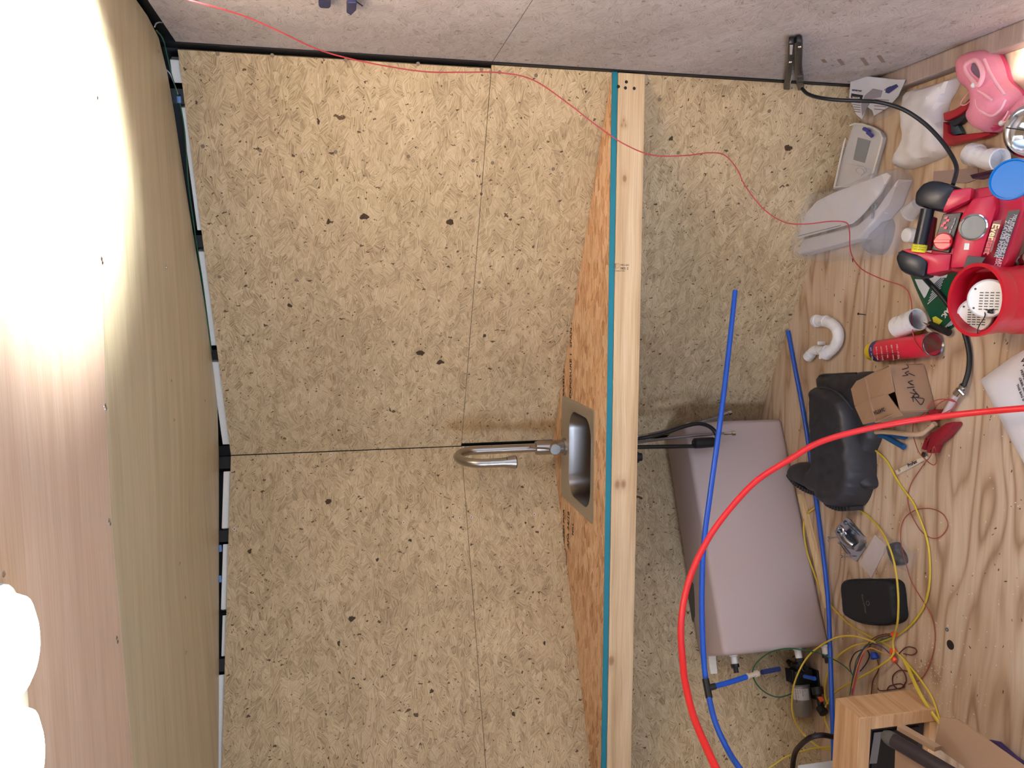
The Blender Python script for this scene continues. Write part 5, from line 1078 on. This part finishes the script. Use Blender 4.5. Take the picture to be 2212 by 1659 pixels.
# ================================================================== CEILING LAMP, FASTENERS, WALL THINGS
la = thing('ceiling_lamp', (-.475, .99, 2.10), 'double round-cornered white ceiling lamp, lit, at the picture edge', 'lamp')
LM = plain('lamp_lens', (250, 250, 248), .3, var=0, emis=(255, 238, 200), estr=7.0)
for (cx_, cy_2) in ((-.427, .965), (-.568, .955)):
    hw_, hd_ = .126, .19
    bm = B(); loft(bm, [rrect(cx_, cy_2, hw_, hd_, .05, 2.085), rrect(cx_, cy_2, hw_, hd_, .05, 2.066), rrect(cx_, cy_2, hw_*.93, hd_*.95, .048, 2.052), rrect(cx_, cy_2, hw_*.7, hd_*.8, .04, 2.044)], cap0=True)
    obj('lens', bm, LM, la, smooth=True, ang=60)
bm = B(); loft(bm, [rrect(-.498, .962, .300, .225, .06, 2.0995), rrect(-.498, .962, .290, .215, .06, 2.074)], cap0=True); obj('base_plate', bm, plain('lamp_base', (206, 214, 218), .4), la, smooth=True, ang=40)
ceil2 = [o for o in COL.objects if o.name.startswith('ceiling') and o.get('kind') == 'structure']
cw = ceil2[0]
lathe(bm := B(), [(.0045, .0008), (.0045, -.0004), (.002, -.0018)], (0, 0, 0), (0, 0, 1), 12, xaxis=(1, 0, 0))
scr = obj('screw_head', bm, CHROME, cw, loc=(0, 0, 0))
first = True
for x, y in ((219, 559), (221, 567), (227, 876), (229, 882), (235, 1124), (238, 1131), (252, 1378), (254, 1386), (360, 577), (370, 822), (388, 1217), (402, 1410), (443, 865), (376, 907), (343, 112), (210, 211), (8, 1240), (400, 1290)):
    p = P(x, y, 2.0995)
    if x > 300:
        dep = bpy.context.evaluated_depsgraph_get() if False else None
        p = P(x, y, 2.0985)
    o = scr if first else scr.copy()
    if not first: COL.objects.link(o)
    o.parent = cw; o.location = p-wloc(cw); first = False
# white-headed screws and dull plugs on the nose walls
for T, N, wn, lst, mt, nm in ((TL, NL, 'wall_front_left', ((1154, 1111), (1018, 1117), (993, 1119), (872, 1129), (1399, 1092), (715, 982), (506, 1143)), plain('screw_white', (225, 215, 225), .4), 'screw_head'),
                      (TR, NR, 'wall_front_right', ((470, 116), (588, 120), (747, 130), (903, 138), (1040, 150), (1079, 156), (1158, 163), (438, 316), (562, 325), (725, 328), (882, 338), (1064, 352), (1195, 365), (1022, 347), (474, 598), (640, 605), (1035, 610), (1425, 215), (1465, 330), (1662, 240), (1598, 608)), plain('plug_grey', (132, 114, 92), .8), 'screw_plug')):
    w_o = bpy.data.objects[wn]; pr = None
    for x, y in lst:
        p = PV(x, y, N, .0)
        if pr is None:
            bm = B(); lathe(bm, [(.0052, -.002), (.0052, .0008), (.0035, .001), (.0030, -.0005)] if nm == 'screw_head' else [(.0058, -.002), (.0058, .0005)], p, -N, 12); pr = obj(nm, bm, mt, w_o, loc=p); pr.location = p-wloc(w_o)
            if nm == 'screw_head':
                bm = B(); lathe(bm, [(.0018, -.002), (.0018, .0012)], p, -N, 8); rc_ = obj('drive_recess', bm, INK, pr, loc=p)
        else:
            o = pr.copy(); COL.objects.link(o); o.parent = w_o; o.location = p-wloc(w_o)
            for ch in pr.children: c2 = ch.copy(); COL.objects.link(c2); c2.parent = o
# wiring in the gap between ceiling and wall
ww_ = thing('gap_wiring', PV(388, 215, NR), 'thin green and white wires with blue splices along the ceiling gap', 'wiring')
for nm, m, pts, r_, n in (('green_strand', GRNW, ((338, 66), (352, 84), (360, 115), (370, 160), (384, 205), (392, 240), (399, 285), (403, 340), (407, 400), (418, 480), (430, 560), (438, 612), (447, 680), (457, 760)), .0018, NR), ('white_strand', GREYP, ((356, 148), (368, 160), (376, 180), (384, 204)), .0016, NR), ('white_strand', GREYP, ((334, 58), (338, 50), (348, 48), (356, 52), (364, 58)), .0016, NR)):
    bm = B(); tube(bm, [PV(x, y, n, -.004) if x > 352 else P(x, y, 2.085) for x, y in pts], r_, 6, sub=5); obj(nm, bm, m, ww_, smooth=True)
SPL = plain('splice_blue', (104, 142, 196), .4)
for x, y, n in ((386, 213, NR), (366, 58, NR), (474, 1250, NL), (475, 1184, NL)):
    a_, b_ = (PV(x, y-6, n, -.004), PV(x+1, y+8, n, -.004)) if x > 370 else (P(x-4, y-6, 2.085), P(x+5, y+6, 2.08)); bm = B(); tube(bm, [a_, b_], .0062, 10); obj('splice', bm, SPL, ww_, smooth=True)
# things clipped to the side wall at the upper picture edge
NV = plain('navy_clip', (30, 40, 84), .45)
tag(obj('wall_clip', slab(B(), [PX(x, y, XR-.001) for x, y in ((688, -14), (715, -16), (714, 2), (710, 5), (692, 4), (688, 0))], (-1, 0, 0), -.014, .002), NV), 'small dark blue clip on the side wall, leftmost at the top picture edge', 'clip')
pk_ = tag(obj('wall_bracket', slab(B(), [PX(x, y, XR-.001) for x, y in ((750, -14), (770, -14), (769, 3), (758, 15), (748, 8))], (-1, 0, 0), -.02, .002), NV), 'dark blue pointed holder on the side wall at the top picture edge', 'holder')
bm = B(); tube(bm, [PX(768, 2, XR-.012), PX(783, 13, XR-.012)], .0016, 6); obj('pin', bm, INK, pk_)
